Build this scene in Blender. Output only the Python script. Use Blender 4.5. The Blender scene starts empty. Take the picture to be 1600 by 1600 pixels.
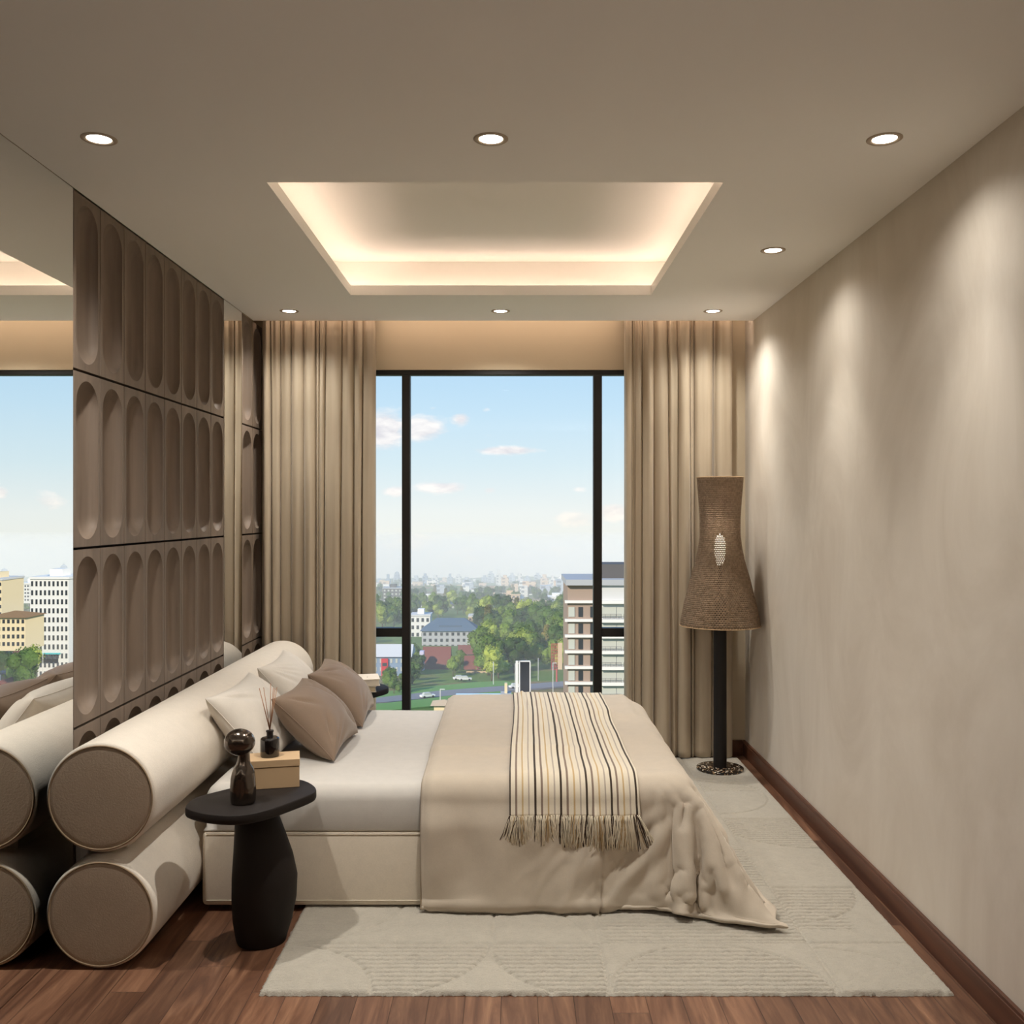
import bpy, bmesh, math, random
import numpy as np
from mathutils import Vector, Matrix, noise

PI = math.pi
random.seed(7)
SC = bpy.context.scene
COL = SC.collection

# ------------------------------------------------------------------ camera, world, sun, exposure
EYE = 1.59            # camera height
F = 1500.0            # focal length in pixels of the 1600 frame
cd = bpy.data.cameras.new('camera')
cam = bpy.data.objects.new('camera', cd)
COL.objects.link(cam)
cam.location = (0, 0, EYE)
cam.rotation_euler = (PI / 2, 0, 0)
cd.sensor_width = 36.0
cd.lens = 36.0 * F / 1600.0
cd.clip_start = 0.05
cd.clip_end = 6000
SC.camera = cam

SC.view_settings.view_transform = 'Standard'
SC.view_settings.look = 'None'
SC.view_settings.gamma = 1.0
SC.view_settings.exposure = 0.54
SC.view_settings.use_curve_mapping = False
SC.cycles.use_denoising = True
SC.cycles.max_bounces = 9
SC.cycles.diffuse_bounces = 5
SC.cycles.glossy_bounces = 5
SC.cycles.transmission_bounces = 4
SC.cycles.transparent_max_bounces = 12
SC.cycles.volume_bounces = 2
SC.cycles.sample_clamp_indirect = 6.0
SC.cycles.caustics_reflective = False
SC.cycles.caustics_refractive = False

W_SPOT = 33.0         # beam of each recessed downlight
W_FLOOD = 53.0        # its wide spill
W_COVE = 0.62          # per metre of cove strip
W_FILL = 12.0           # each unseen fill light added behind the camera
W_POCKET = 0.40
WARM = (1.0, 0.965, 0.90)
COVE_COL = (1.0, 0.75, 0.62)


# small expression builder for node trees
class NT:
    def __init__(s, tree):
        s.t = tree
        s.n = tree.nodes
        s.l = tree.links

    def node(s, kind, **kw):
        nd = s.n.new(kind)
        for k, v in kw.items():
            setattr(nd, k, v)
        return nd

    def link(s, a, b):
        s.l.new(a, b)

    def _in(s, sock, v):
        if hasattr(v, 'is_output') or isinstance(v, bpy.types.NodeSocket):
            s.l.new(v, sock)
        else:
            sock.default_value = v

    def m(s, op, a, b=None, c=None, clamp=False):
        nd = s.n.new('ShaderNodeMath')
        nd.operation = op
        nd.use_clamp = clamp
        s._in(nd.inputs[0], a)
        if b is not None:
            s._in(nd.inputs[1], b)
        if c is not None:
            s._in(nd.inputs[2], c)
        return nd.outputs[0]

    def ramp(s, fac, stops, interp='LINEAR'):
        nd = s.n.new('ShaderNodeValToRGB')
        nd.color_ramp.interpolation = interp
        els = nd.color_ramp.elements
        els[0].position, els[0].color = stops[0][0], (*stops[0][1], 1)
        els[1].position, els[1].color = stops[1][0], (*stops[1][1], 1)
        for p, c in stops[2:]:
            e = els.new(p)
            e.color = (*c, 1)
        s._in(nd.inputs[0], fac)
        return nd.outputs[0]

    def mix(s, f, a, b, mode='MIX'):
        nd = s.n.new('ShaderNodeMix')
        nd.data_type = 'RGBA'
        nd.blend_type = mode
        nd.clamp_factor = True
        s._in(nd.inputs[0], f)
        for i, v in ((6, a), (7, b)):
            if isinstance(v, tuple):
                nd.inputs[i].default_value = (*v, 1) if len(v) == 3 else v
            else:
                s.l.new(v, nd.inputs[i])
        return nd.outputs[2]

    def noise(s, vec, scale, detail=3.0, rough=0.55, dims='3D', dist=0.0):
        nd = s.n.new('ShaderNodeTexNoise')
        nd.noise_dimensions = dims
        nd.inputs['Scale'].default_value = scale
        nd.inputs['Detail'].default_value = detail
        nd.inputs['Roughness'].default_value = rough
        nd.inputs['Distortion'].default_value = dist
        if vec is not None:
            s.l.new(vec, nd.inputs['Vector'])
        return nd.outputs[0]

    def xyz(s, vec):
        nd = s.n.new('ShaderNodeSeparateXYZ')
        s.l.new(vec, nd.inputs[0])
        return nd.outputs

    def comb(s, x, y, z):
        nd = s.n.new('ShaderNodeCombineXYZ')
        for i, v in enumerate((x, y, z)):
            s._in(nd.inputs[i], v)
        return nd.outputs[0]


def srgb(r, g, b):
    f = lambda c: ((c / 255) / 12.92) if c <= 10 else (((c / 255) + 0.055) / 1.055) ** 2.4
    return (f(r), f(g), f(b))


def build_world():
    w = bpy.data.worlds.new('sky')
    SC.world = w
    w.use_nodes = True
    t = NT(w.node_tree)
    t.n.clear()
    tc = t.node('ShaderNodeTexCoord')
    X, Y, Z = t.xyz(tc.outputs['Generated'])
    yy = t.m('MAXIMUM', Y, 0.05)
    a = t.m('DIVIDE', X, yy)                 # bearing (tangent)
    e = t.m('DIVIDE', Z, yy)                 # elevation (tangent)
    # clear sky from the hazy skyline upward
    g = t.m('MULTIPLY_ADD', Z, 2.5, 0.30, clamp=True)
    base = t.ramp(g, [(0.0, srgb(226, 226, 220)), (0.12, srgb(246, 241, 228)), (0.30, srgb(236, 240, 238)),
                      (0.42, srgb(214, 232, 240)), (0.56, srgb(196, 224, 243)), (0.70, srgb(178, 214, 242)),
                      (1.0, srgb(95, 160, 225))])
    # clouds
    v = t.comb(t.m('MULTIPLY', a, 1.0), t.m('MULTIPLY', e, 2.6), 0.0)
    n1 = t.noise(v, 26.0, 6.0, 0.62, dist=0.15)
    n2 = t.noise(v, 9.0, 5.0, 0.55)
    mask = None
    blobs = [(600, 672, 34, 30, 1.0), (655, 670, 42, 20, .95), (720, 655, 16, 12, .8), (676, 638, 14, 5, .4), (758, 640, 10, 6, .4),
             (792, 704, 48, 7, .95), (788, 680, 60, 8, .35), (690, 762, 42, 10, .85), (620, 768, 24, 9, .8), (765, 766, 13, 6, .6),
             (905, 765, 14, 6, .5), (900, 812, 42, 15, .6), (960, 800, 34, 14, .85), (640, 845, 60, 22, .5), (720, 868, 60, 20, .45),
             (870, 865, 80, 16, .4), (955, 860, 30, 20, .4),
             (1600, 770, 14, 10, .8), (1522, 784, 32, 16, .55), (1560, 850, 30, 14, .35), (1640, 690, 40, 12, .5), (1400, 700, 60, 18, .8)]
    for (px, py, rx, ry, k) in blobs:
        dx = t.m('MULTIPLY', t.m('SUBTRACT', a, (px - 800) / F), F / rx)
        dy = t.m('MULTIPLY', t.m('SUBTRACT', e, (800 - py) / F), F / ry)
        r2 = t.m('ADD', t.m('MULTIPLY', dx, dx), t.m('MULTIPLY', dy, dy))
        gq = t.m('MULTIPLY', t.m('EXPONENT', t.m('MULTIPLY', r2, -0.8)), k)
        mask = gq if mask is None else t.m('MAXIMUM', mask, gq)
    # scattered clouds everywhere else so the mirror and side views hold up
    wide = t.m('MULTIPLY', t.m('SUBTRACT', n2, 0.56, clamp=True), 2.2)
    mask = t.m('MAXIMUM', mask, wide)
    dens = t.m('MULTIPLY', t.m('SUBTRACT', t.m('ADD', mask, t.m('MULTIPLY', t.m('SUBTRACT', n1, 0.5), 1.1)), 0.32), 2.6, clamp=True)
    shade = t.ramp(n1, [(0.35, srgb(222, 218, 224)), (0.62, srgb(255, 250, 248))])
    low = t.m('MULTIPLY', t.m('SUBTRACT', 0.03, e), 12.0, clamp=True)
    shade = t.mix(low, shade, srgb(255, 244, 226))
    col = t.mix(t.m('MULTIPLY', dens, 0.92), base, shade)
    bg = t.node('ShaderNodeBackground')
    t.link(col, bg.inputs[0])
    bg.inputs[1].default_value = 0.75
    out = t.node('ShaderNodeOutputWorld')
    t.link(bg.outputs[0], out.inputs[0])


build_world()

sd = bpy.data.lights.new('sun', 'SUN')
sd.energy = 3.6
sd.angle = math.radians(2)
sd.color = (1.0, 0.87, 0.70)
sun = bpy.data.objects.new('sun', sd)
COL.objects.link(sun)
sun.rotation_euler = (math.radians(62), 0, math.radians(-38))   # low sun behind the building, to the left


# ------------------------------------------------------------------ mesh helpers
class MB:
    """collects geometry, then becomes ONE mesh object"""
    def __init__(s):
        s.v, s.f, s.m = [], [], []

    def add(s, vs, fs, mi=0):
        o = len(s.v)
        s.v += [tuple(p) for p in vs]
        s.f += [tuple(i + o for i in f) for f in fs]
        s.m += [mi] * len(fs)
        return s

    def box(s, x0, x1, y0, y1, z0, z1, mi=0, rot=0.0, c=None):
        vs = [(x, y, z) for z in (z0, z1) for y in (y0, y1) for x in (x0, x1)]
        if rot:
            cx, cy = c or ((x0 + x1) / 2, (y0 + y1) / 2)
            ca, sa = math.cos(rot), math.sin(rot)
            vs = [(cx + (x - cx) * ca - (y - cy) * sa, cy + (x - cx) * sa + (y - cy) * ca, z) for x, y, z in vs]
        return s.add(vs, [(0, 2, 3, 1), (4, 5, 7, 6), (0, 1, 5, 4), (2, 6, 7, 3), (0, 4, 6, 2), (1, 3, 7, 5)], mi)

    def lathe(s, prof, c=(0, 0, 0), n=48, mi=0, cap=True, sx=1.0, sy=1.0):
        vs, fs = [], []
        for r, z in prof:
            for i in range(n):
                a = 2 * PI * i / n
                vs.append((c[0] + sx * r * math.cos(a), c[1] + sy * r * math.sin(a), c[2] + z))
        for k in range(len(prof) - 1):
            for i in range(n):
                j = (i + 1) % n
                fs.append((k * n + i, k * n + j, (k + 1) * n + j, (k + 1) * n + i))
        if cap:
            fs.append(tuple(range(n))[::-1])
            fs.append(tuple((len(prof) - 1) * n + i for i in range(n)))
        return s.add(vs, fs, mi)

    def tube(s, pts, r, n=8, mi=0, closed=False, cap=True):
        pts = [Vector(p) for p in pts]
        N = len(pts)
        rr = r if isinstance(r, (list, tuple)) else [r] * N
        vs, fs = [], []
        up = Vector((0, 0, 1))
        prev = None
        for i, p in enumerate(pts):
            if closed:
                d = pts[(i + 1) % N] - pts[i - 1]
            else:
                d = pts[min(i + 1, N - 1)] - pts[max(i - 1, 0)]
            d.normalize()
            if prev is None:
                a = d.cross(up)
                if a.length < 1e-3:
                    a = d.cross(Vector((1, 0, 0)))
            else:
                a = prev - d * prev.dot(d)
            a.normalize()
            prev = a
            b = d.cross(a)
            for k in range(n):
                t = 2 * PI * k / n
                vs.append(p + (a * math.cos(t) + b * math.sin(t)) * rr[i])
        M = N if closed else N - 1
        for i in range(M):
            i2 = (i + 1) % N
            for k in range(n):
                k2 = (k + 1) % n
                fs.append((i * n + k, i * n + k2, i2 * n + k2, i2 * n + k))
        if cap and not closed:
            fs.append(tuple(range(n))[::-1])
            fs.append(tuple((N - 1) * n + k for k in range(n)))
        return s.add(vs, fs, mi)

    def prism(s, outline, z0, z1, mi=0):
        n = len(outline)
        vs = [(x, y, z0) for x, y in outline] + [(x, y, z1) for x, y in outline]
        fs = [tuple(range(n))[::-1], tuple(range(n, 2 * n))]
        fs += [(i, (i + 1) % n, n + (i + 1) % n, n + i) for i in range(n)]
        return s.add(vs, fs, mi)

    def build(s, name, mat, parent=None, smooth=False, bevel=0.0, seg=2, angle=None, sub=0):
        me = bpy.data.meshes.new(name)
        me.from_pydata(s.v, [], s.f)
        mats = mat if isinstance(mat, (list, tuple)) else [mat]
        for q in mats:
            me.materials.append(q)
        if len(mats) > 1:
            me.polygons.foreach_set('material_index', s.m)
        bm = bmesh.new()
        bm.from_mesh(me)
        bmesh.ops.recalc_face_normals(bm, faces=bm.faces)
        bm.to_mesh(me)
        bm.free()
        o = bpy.data.objects.new(name, me)
        COL.objects.link(o)
        if smooth or angle:
            me.polygons.foreach_set('use_smooth', [True] * len(me.polygons))
        if bevel:
            md = o.modifiers.new('bevel', 'BEVEL')
            md.width = bevel
            md.segments = seg
            md.limit_method = 'ANGLE'
            md.angle_limit = math.radians(35)
            me.polygons.foreach_set('use_smooth', [True] * len(me.polygons))
            md.harden_normals = True
        elif angle:
            for e in me.edges:
                pass
            try:
                me.set_sharp_from_angle(angle=math.radians(angle))
            except Exception:
                pass
        if sub:
            md = o.modifiers.new('sub', 'SUBSURF')
            md.levels = md.render_levels = sub
        if parent is not None:
            o.parent = parent
        return o


def grid_mesh(name, P, mat, parent=None, uv=None, closed_u=False, flip=False):
    """P: array (nu, nv, 3) -> smooth grid mesh"""
    nu, nv, _ = P.shape
    idx = np.arange(nu * nv).reshape(nu, nv)
    if closed_u:
        a = idx
        b = np.roll(idx, -1, axis=0)
        q = np.stack([a[:, :-1], b[:, :-1], b[:, 1:], a[:, 1:]], -1).reshape(-1, 4)
    else:
        q = np.stack([idx[:-1, :-1], idx[1:, :-1], idx[1:, 1:], idx[:-1, 1:]], -1).reshape(-1, 4)
    if flip:
        q = q[:, ::-1]
    q = np.ascontiguousarray(q)
    me = bpy.data.meshes.new(name)
    me.vertices.add(nu * nv)
    me.vertices.foreach_set('co', P.reshape(-1).astype(np.float32))
    me.loops.add(q.size)
    me.loops.foreach_set('vertex_index', q.reshape(-1).astype(np.int32))
    me.polygons.add(len(q))
    me.polygons.foreach_set('loop_start', (np.arange(len(q)) * 4).astype(np.int32))
    me.polygons.foreach_set('use_smooth', np.ones(len(q), dtype=bool))
    me.update(calc_edges=True)
    me.validate()
    if uv is not None:
        lay = me.uv_layers.new(name='UVMap')
        U = uv.reshape(-1, 2)[q.reshape(-1)]
        lay.data.foreach_set('uv', U.reshape(-1).astype(np.float32))
    me.materials.append(mat)
    o = bpy.data.objects.new(name, me)
    COL.objects.link(o)
    if parent is not None:
        o.parent = parent
    return o


def thing(name, label, cat, loc=(0, 0, 0), group=None, rotz=0.0):
    o = bpy.data.objects.new(name, None)
    COL.objects.link(o)
    o.empty_display_size = 0.1
    o.location = loc
    o.rotation_euler = (0, 0, rotz)
    o['label'] = label
    o['category'] = cat
    if group:
        o['group'] = group
    return o


def tag(o, label, cat, group=None, kind=None):
    o['label'] = label
    o['category'] = cat
    if group:
        o['group'] = group
    if kind:
        o['kind'] = kind
    return o


def struct(o, label=None):
    o['kind'] = 'structure'
    if label:
        o['label'] = label
    return o


def dup(root, loc=None, label=None, rotz=None, scale=None):
    r = root.copy()
    COL.objects.link(r)
    if loc is not None:
        r.location = loc
    if rotz is not None:
        r.rotation_euler = (0, 0, rotz)
    if scale is not None:
        r.scale = scale
    if label:
        r['label'] = label
    for ch in list(root.children):
        c = ch.copy()
        COL.objects.link(c)
        c.parent = r
        for g in list(ch.children):
            d = g.copy()
            COL.objects.link(d)
            d.parent = c
    return r


# ------------------------------------------------------------------ materials
def mat(name, color, rough=0.6, metal=0.0, spec=0.5, sheen=0.0, coat=0.0, bump=None, var=None, emis=None, emis_s=1.0, coords='Object', sheen_tint=None):
    """bump=(scale, strength, dist, detail)  var=(scale, amount)"""
    m = bpy.data.materials.new(name)
    m.use_nodes = True
    t = NT(m.node_tree)
    b = t.n['Principled BSDF']
    b.inputs['Base Color'].default_value = (*color, 1)
    b.inputs['Roughness'].default_value = rough
    b.inputs['Metallic'].default_value = metal
    b.inputs['Specular IOR Level'].default_value = spec
    b.inputs['Sheen Weight'].default_value = sheen
    if sheen:
        b.inputs['Sheen Roughness'].default_value = 0.4
        if sheen_tint:
            b.inputs['Sheen Tint'].default_value = (*sheen_tint, 1)
    b.inputs['Coat Weight'].default_value = coat
    tc = t.node('ShaderNodeTexCoord')
    V = tc.outputs[coords]
    if var:
        n = t.noise(V, var[0], 4.0, 0.6)
        lo = tuple(c * (1 - var[1]) for c in color)
        hi = tuple(min(1, c * (1 + var[1])) for c in color)
        c = t.ramp(n, [(0.3, lo), (0.7, hi)])
        t.link(c, b.inputs['Base Color'])
    if bump:
        n = t.noise(V, bump[0], bump[3] if len(bump) > 3 else 2.0, 0.6)
        bp = t.node('ShaderNodeBump')
        bp.inputs['Strength'].default_value = bump[1]
        bp.inputs['Distance'].default_value = bump[2]
        t.link(n, bp.inputs['Height'])
        t.link(bp.outputs[0], b.inputs['Normal'])
    if emis:
        b.inputs['Emission Color'].default_value = (*emis, 1)
        b.inputs['Emission Strength'].default_value = emis_s
    return m


def wood_mat(name, c_dark, c_light, axis, scale=1.0, rough=0.5, streak=14.0, spec=0.4):
    """grain that runs along axis 0/1/2 of object space"""
    m = bpy.data.materials.new(name)
    m.use_nodes = True
    t = NT(m.node_tree)
    b = t.n['Principled BSDF']
    tc = t.node('ShaderNodeTexCoord')
    mp = t.node('ShaderNodeMapping')
    t.link(tc.outputs['Object'], mp.inputs[0])
    s = [streak * scale] * 3
    s[axis] = 0.7 * scale
    mp.inputs['Scale'].default_value = s
    info = t.node('ShaderNodeObjectInfo')
    off = t.comb(t.m('MULTIPLY', info.outputs['Random'], 31.0), t.m('MULTIPLY', info.outputs['Random'], 17.0), 0.0)
    va = t.node('ShaderNodeVectorMath', operation='ADD')
    t.link(mp.outputs[0], va.inputs[0])
    t.link(off, va.inputs[1])
    n = t.noise(va.outputs[0], 1.0, 6.0, 0.6, dist=0.6)
    c = t.ramp(n, [(0.28, c_dark), (0.72, c_light)])
    t.link(c, b.inputs['Base Color'])
    b.inputs['Roughness'].default_value = rough
    b.inputs['Specular IOR Level'].default_value = spec
    n2 = t.noise(va.outputs[0], 4.0, 3.0, 0.6)
    bp = t.node('ShaderNodeBump')
    bp.inputs['Strength'].default_value = 0.12
    bp.inputs['Distance'].default_value = 0.002
    t.link(n2, bp.inputs['Height'])
    t.link(bp.outputs[0], b.inputs['Normal'])
    return m


def floor_mat():
    m = bpy.data.materials.new('walnut_planks')
    m.use_nodes = True
    t = NT(m.node_tree)
    b = t.n['Principled BSDF']
    tc = t.node('ShaderNodeTexCoord')
    X, Y, Z = t.xyz(tc.outputs['Object'])
    PW, PL = 0.118, 0.95
    xi = t.m('FLOOR', t.m('DIVIDE', t.m('ADD', X, 0.035), PW))
    xf = t.m('FRACT', t.m('DIVIDE', t.m('ADD', X, 0.035), PW))
    wn = t.node('ShaderNodeTexWhiteNoise', noise_dimensions='1D')
    t.link(xi, wn.inputs['W'])
    ys = t.m('DIVIDE', t.m('ADD', Y, t.m('MULTIPLY', wn.outputs[0], PL)), PL)
    yi = t.m('FLOOR', ys)
    yf = t.m('FRACT', ys)
    wn2 = t.node('ShaderNodeTexWhiteNoise', noise_dimensions='2D')
    t.link(t.comb(xi, yi, 0.0), wn2.inputs['Vector'])
    rnd = wn2.outputs[0]
    gx = t.m('MULTIPLY_ADD', rnd, 37.0, t.m('MULTIPLY', X, 16.0))
    gy = t.m('MULTIPLY_ADD', rnd, 11.0, t.m('MULTIPLY', Y, 1.5))
    gv = t.comb(gx, gy, t.m('MULTIPLY', rnd, 5.0))
    n = t.noise(gv, 1.1, 7.0, 0.62, dist=1.4)
    n2 = t.noise(gv, 5.5, 5.0, 0.6, dist=0.3)
    c = t.ramp(n, [(0.25, srgb(70, 46, 34)), (0.45, srgb(108, 74, 55)), (0.62, srgb(138, 100, 76)), (0.8, srgb(170, 130, 98))])
    c = t.mix(t.m('MULTIPLY', n2, 0.45), c, srgb(80, 50, 35))
    br = t.m('MULTIPLY_ADD', rnd, 0.5, 0.68)
    bc = t.node('ShaderNodeVectorMath', operation='SCALE')
    t.link(c, bc.inputs[0])
    t.link(br, bc.inputs['Scale'])
    # joints
    ex = t.m('MINIMUM', xf, t.m('SUBTRACT', 1.0, xf))
    ey = t.m('MINIMUM', yf, t.m('SUBTRACT', 1.0, yf))
    j = t.m('MINIMUM', t.m('MULTIPLY', ex, PW / 0.0016), t.m('MULTIPLY', ey, PL / 0.0016), clamp=False)
    j = t.m('MINIMUM', j, 1.0)
    jc = t.mix(j, srgb(34, 20, 14), bc.outputs[0])
    t.link(jc, b.inputs['Base Color'])
    b.inputs['Roughness'].default_value = 0.42
    b.inputs['Specular IOR Level'].default_value = 0.4
    bp = t.node('ShaderNodeBump')
    bp.inputs['Strength'].default_value = 0.35
    bp.inputs['Distance'].default_value = 0.002
    t.link(t.m('ADD', j, t.m('MULTIPLY', n2, 0.3)), bp.inputs['Height'])
    t.link(bp.outputs[0], b.inputs['Normal'])
    return m


def plaster_mat():
    m = bpy.data.materials.new('limewash_plaster')
    m.use_nodes = True
    t = NT(m.node_tree)
    b = t.n['Principled BSDF']
    tc = t.node('ShaderNodeTexCoord')
    mp = t.node('ShaderNodeMapping')
    mp.inputs['Scale'].default_value = (1, 1.0, 0.62)
    t.link(tc.outputs['Object'], mp.inputs[0])
    n = t.noise(mp.outputs[0], 1.7, 8.0, 0.62, dist=0.9)
    c = t.ramp(n, [(0.30, srgb(206, 195, 180)), (0.5, srgb(216, 206, 192)), (0.72, srgb(226, 217, 204))])
    t.link(c, b.inputs['Base Color'])
    b.inputs['Roughness'].default_value = 0.75
    b.inputs['Specular IOR Level'].default_value = 0.25
    n2 = t.noise(mp.outputs[0], 5.0, 6.0, 0.6, dist=0.7)
    bp = t.node('ShaderNodeBump')
    bp.inputs['Strength'].default_value = 0.25
    bp.inputs['Distance'].default_value = 0.004
    t.link(n2, bp.inputs['Height'])
    t.link(bp.outputs[0], b.inputs['Normal'])
    return m


def glass_mat():
    m = bpy.data.materials.new('window_glass')
    m.use_nodes = True
    t = NT(m.node_tree)
    t.n.clear()
    tr = t.node('ShaderNodeBsdfTransparent')
    tr.inputs[0].default_value = (0.97, 0.985, 0.98, 1)
    gl = t.node('ShaderNodeBsdfGlossy')
    gl.inputs['Roughness'].default_value = 0.01
    fr = t.node('ShaderNodeFresnel')
    fr.inputs[0].default_value = 1.45
    mx = t.node('ShaderNodeMixShader')
    t.link(t.m('MULTIPLY', fr.outputs[0], 0.35), mx.inputs[0])
    t.link(tr.outputs[0], mx.inputs[1])
    t.link(gl.outputs[0], mx.inputs[2])
    out = t.node('ShaderNodeOutputMaterial')
    t.link(mx.outputs[0], out.inputs[0])
    return m


def curtain_mat():
    m = bpy.data.materials.new('satin_curtain')
    m.use_nodes = True
    t = NT(m.node_tree)
    b = t.n['Principled BSDF']
    tc = t.node('ShaderNodeTexCoord')
    mp = t.node('ShaderNodeMapping')
    mp.inputs['Scale'].default_value = (30, 30, 1.2)
    t.link(tc.outputs['Object'], mp.inputs[0])
    n = t.noise(mp.outputs[0], 1.0, 4.0, 0.5)
    c = t.ramp(n, [(0.3, srgb(172, 156, 134)), (0.7, srgb(186, 171, 149))])
    t.link(c, b.inputs['Base Color'])
    b.inputs['Roughness'].default_value = 0.38
    b.inputs['Specular IOR Level'].default_value = 0.5
    b.inputs['Sheen Weight'].default_value = 0.35
    b.inputs['Sheen Roughness'].default_value = 0.35
    b.inputs['Sheen Tint'].default_value = (1.0, 0.93, 0.82, 1)
    return m


def fabric(name, color, scale=900, strength=0.25, dist=0.0012, sheen=0.25, rough=0.85, var=0.05):
    m = bpy.data.materials.new(name)
    m.use_nodes = True
    t = NT(m.node_tree)
    b = t.n['Principled BSDF']
    tc = t.node('ShaderNodeTexCoord')
    V = tc.outputs['Object']
    n = t.noise(V, scale * 0.35, 3.0, 0.7)
    n3 = t.noise(V, 22.0, 3.0, 0.6)
    lo = tuple(c * (1 - var) for c in color)
    hi = tuple(min(1, c * (1 + var)) for c in color)
    c = t.ramp(t.m('ADD', t.m('MULTIPLY', n, 0.6), t.m('MULTIPLY', n3, 0.4)), [(0.35, lo), (0.65, hi)])
    t.link(c, b.inputs['Base Color'])
    b.inputs['Roughness'].default_value = rough
    b.inputs['Specular IOR Level'].default_value = 0.2
    b.inputs['Sheen Weight'].default_value = sheen
    b.inputs['Sheen Roughness'].default_value = 0.45
    b.inputs['Sheen Tint'].default_value = (1.0, 0.94, 0.86, 1)
    bp = t.node('ShaderNodeBump')
    bp.inputs['Strength'].default_value = strength
    bp.inputs['Distance'].default_value = dist
    t.link(n, bp.inputs['Height'])
    t.link(bp.outputs[0], b.inputs['Normal'])
    return m


def throw_mat():
    m = bpy.data.materials.new('striped_throw')
    m.use_nodes = True
    t = NT(m.node_tree)
    b = t.n['Principled BSDF']
    uv = t.node('ShaderNodeUVMap')
    U, V, _ = t.xyz(uv.outputs[0])
    x = t.m('FRACT', t.m('DIVIDE', t.m('ADD', U, 0.003), 0.0965))
    cream, dk, tp, tn, gy = srgb(222, 211, 190), srgb(48, 38, 34), srgb(134, 116, 104), srgb(196, 168, 124), srgb(176, 164, 152)
    c = t.ramp(x, [(0.0, dk), (0.085, cream), (0.25, tp), (0.325, cream), (0.50, tn), (0.56, cream), (0.75, gy), (0.81, cream)], 'CONSTANT')
    tc = t.node('ShaderNodeTexCoord')
    n = t.noise(tc.outputs['Object'], 420.0, 2.0, 0.7)
    c = t.mix(t.m('MULTIPLY', n, 0.25), c, srgb(120, 104, 84))
    t.link(c, b.inputs['Base Color'])
    b.inputs['Roughness'].default_value = 0.9
    b.inputs['Specular IOR Level'].default_value = 0.15
    b.inputs['Sheen Weight'].default_value = 0.2
    bp = t.node('ShaderNodeBump')
    bp.inputs['Strength'].default_value = 0.4
    bp.inputs['Distance'].default_value = 0.0015
    t.link(n, bp.inputs['Height'])
    t.link(bp.outputs[0], b.inputs['Normal'])
    return m


def weave_mat():
    """open woven raffia: small holes between strands, real transparency"""
    m = bpy.data.materials.new('open_weave_shade')
    m.use_nodes = True
    t = NT(m.node_tree)
    b = t.n['Principled BSDF']
    uv = t.node('ShaderNodeUVMap')
    U, V, _ = t.xyz(uv.outputs[0])
    NR, NCOL = 80.0, 84.0
    vv = t.m('MULTIPLY', V, NR)
    row = t.m('FLOOR', vv)
    uu = t.m('ADD', t.m('MULTIPLY', U, NCOL), t.m('MULTIPLY', t.m('MODULO', row, 2.0), 0.5))
    fu = t.m('ABSOLUTE', t.m('SUBTRACT', t.m('FRACT', uu), 0.5))
    fv = t.m('ABSOLUTE', t.m('SUBTRACT', t.m('FRACT', vv), 0.5))
    d = t.m('SQRT', t.m('ADD', t.m('POWER', t.m('DIVIDE', fu, 0.33), 2.0), t.m('POWER', t.m('DIVIDE', fv, 0.30), 2.0)))
    hole = t.m('LESS_THAN', d, 0.66)
    wn = t.node('ShaderNodeTexWhiteNoise', noise_dimensions='2D')
    t.link(t.comb(t.m('FLOOR', uu), row, 0.0), wn.inputs['Vector'])
    c = t.ramp(wn.outputs[0], [(0.0, srgb(124, 104, 84)), (1.0, srgb(148, 126, 104))])
    t.link(c, b.inputs['Base Color'])
    b.inputs['Roughness'].default_value = 0.8
    b.inputs['Specular IOR Level'].default_value = 0.15
    bp = t.node('ShaderNodeBump')
    bp.inputs['Strength'].default_value = 0.8
    bp.inputs['Distance'].default_value = 0.002
    t.link(d, bp.inputs['Height'])
    bp.invert = True
    t.link(bp.outputs[0], b.inputs['Normal'])
    t.link(t.m('SUBTRACT', 1.0, hole), b.inputs['Alpha'])
    return m


def terrazzo_mat():
    m = bpy.data.materials.new('dark_terrazzo')
    m.use_nodes = True
    t = NT(m.node_tree)
    b = t.n['Principled BSDF']
    tc = t.node('ShaderNodeTexCoord')
    vo = t.node('ShaderNodeTexVoronoi')
    vo.inputs['Scale'].default_value = 110.0
    t.link(tc.outputs['Object'], vo.inputs['Vector'])
    g = t.xyz(vo.outputs['Color'])[0]
    c = t.ramp(g, [(0.0, srgb(20, 15, 12)), (0.62, srgb(52, 38, 28)), (0.78, srgb(150, 124, 96)), (0.92, srgb(225, 212, 190))], 'CONSTANT')
    t.link(c, b.inputs['Base Color'])
    b.inputs['Roughness'].default_value = 0.25
    return m


M = {}
M['ceiling'] = mat('ceiling_paint', srgb(250, 247, 241), 0.85, spec=0.15)
M['plaster'] = plaster_mat()
M['wall'] = mat('wall_paint', srgb(206, 190, 164), 0.8, spec=0.2, var=(1.5, 0.03))
M['floor'] = floor_mat()
M['skirting'] = wood_mat('skirting_walnut', srgb(70, 42, 30), srgb(112, 72, 52), 1, 1.0, 0.4)
M['panel'] = wood_mat('panel_walnut', srgb(112, 98, 86), srgb(138, 122, 108), 2, 1.0, 0.55, 12.0, 0.25)
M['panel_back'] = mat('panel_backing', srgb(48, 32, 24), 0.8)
M['mirror'] = mat('mirror_silver', (0.93, 0.94, 0.93), 0.0, 1.0)
M['frame'] = mat('window_frame_black', srgb(22, 17, 14), 0.45)
M['glass'] = glass_mat()
M['curtain'] = curtain_mat()
M['boucle'] = fabric('headboard_wool', srgb(220, 210, 196), 520, 0.45, 0.002, 0.3)
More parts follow.
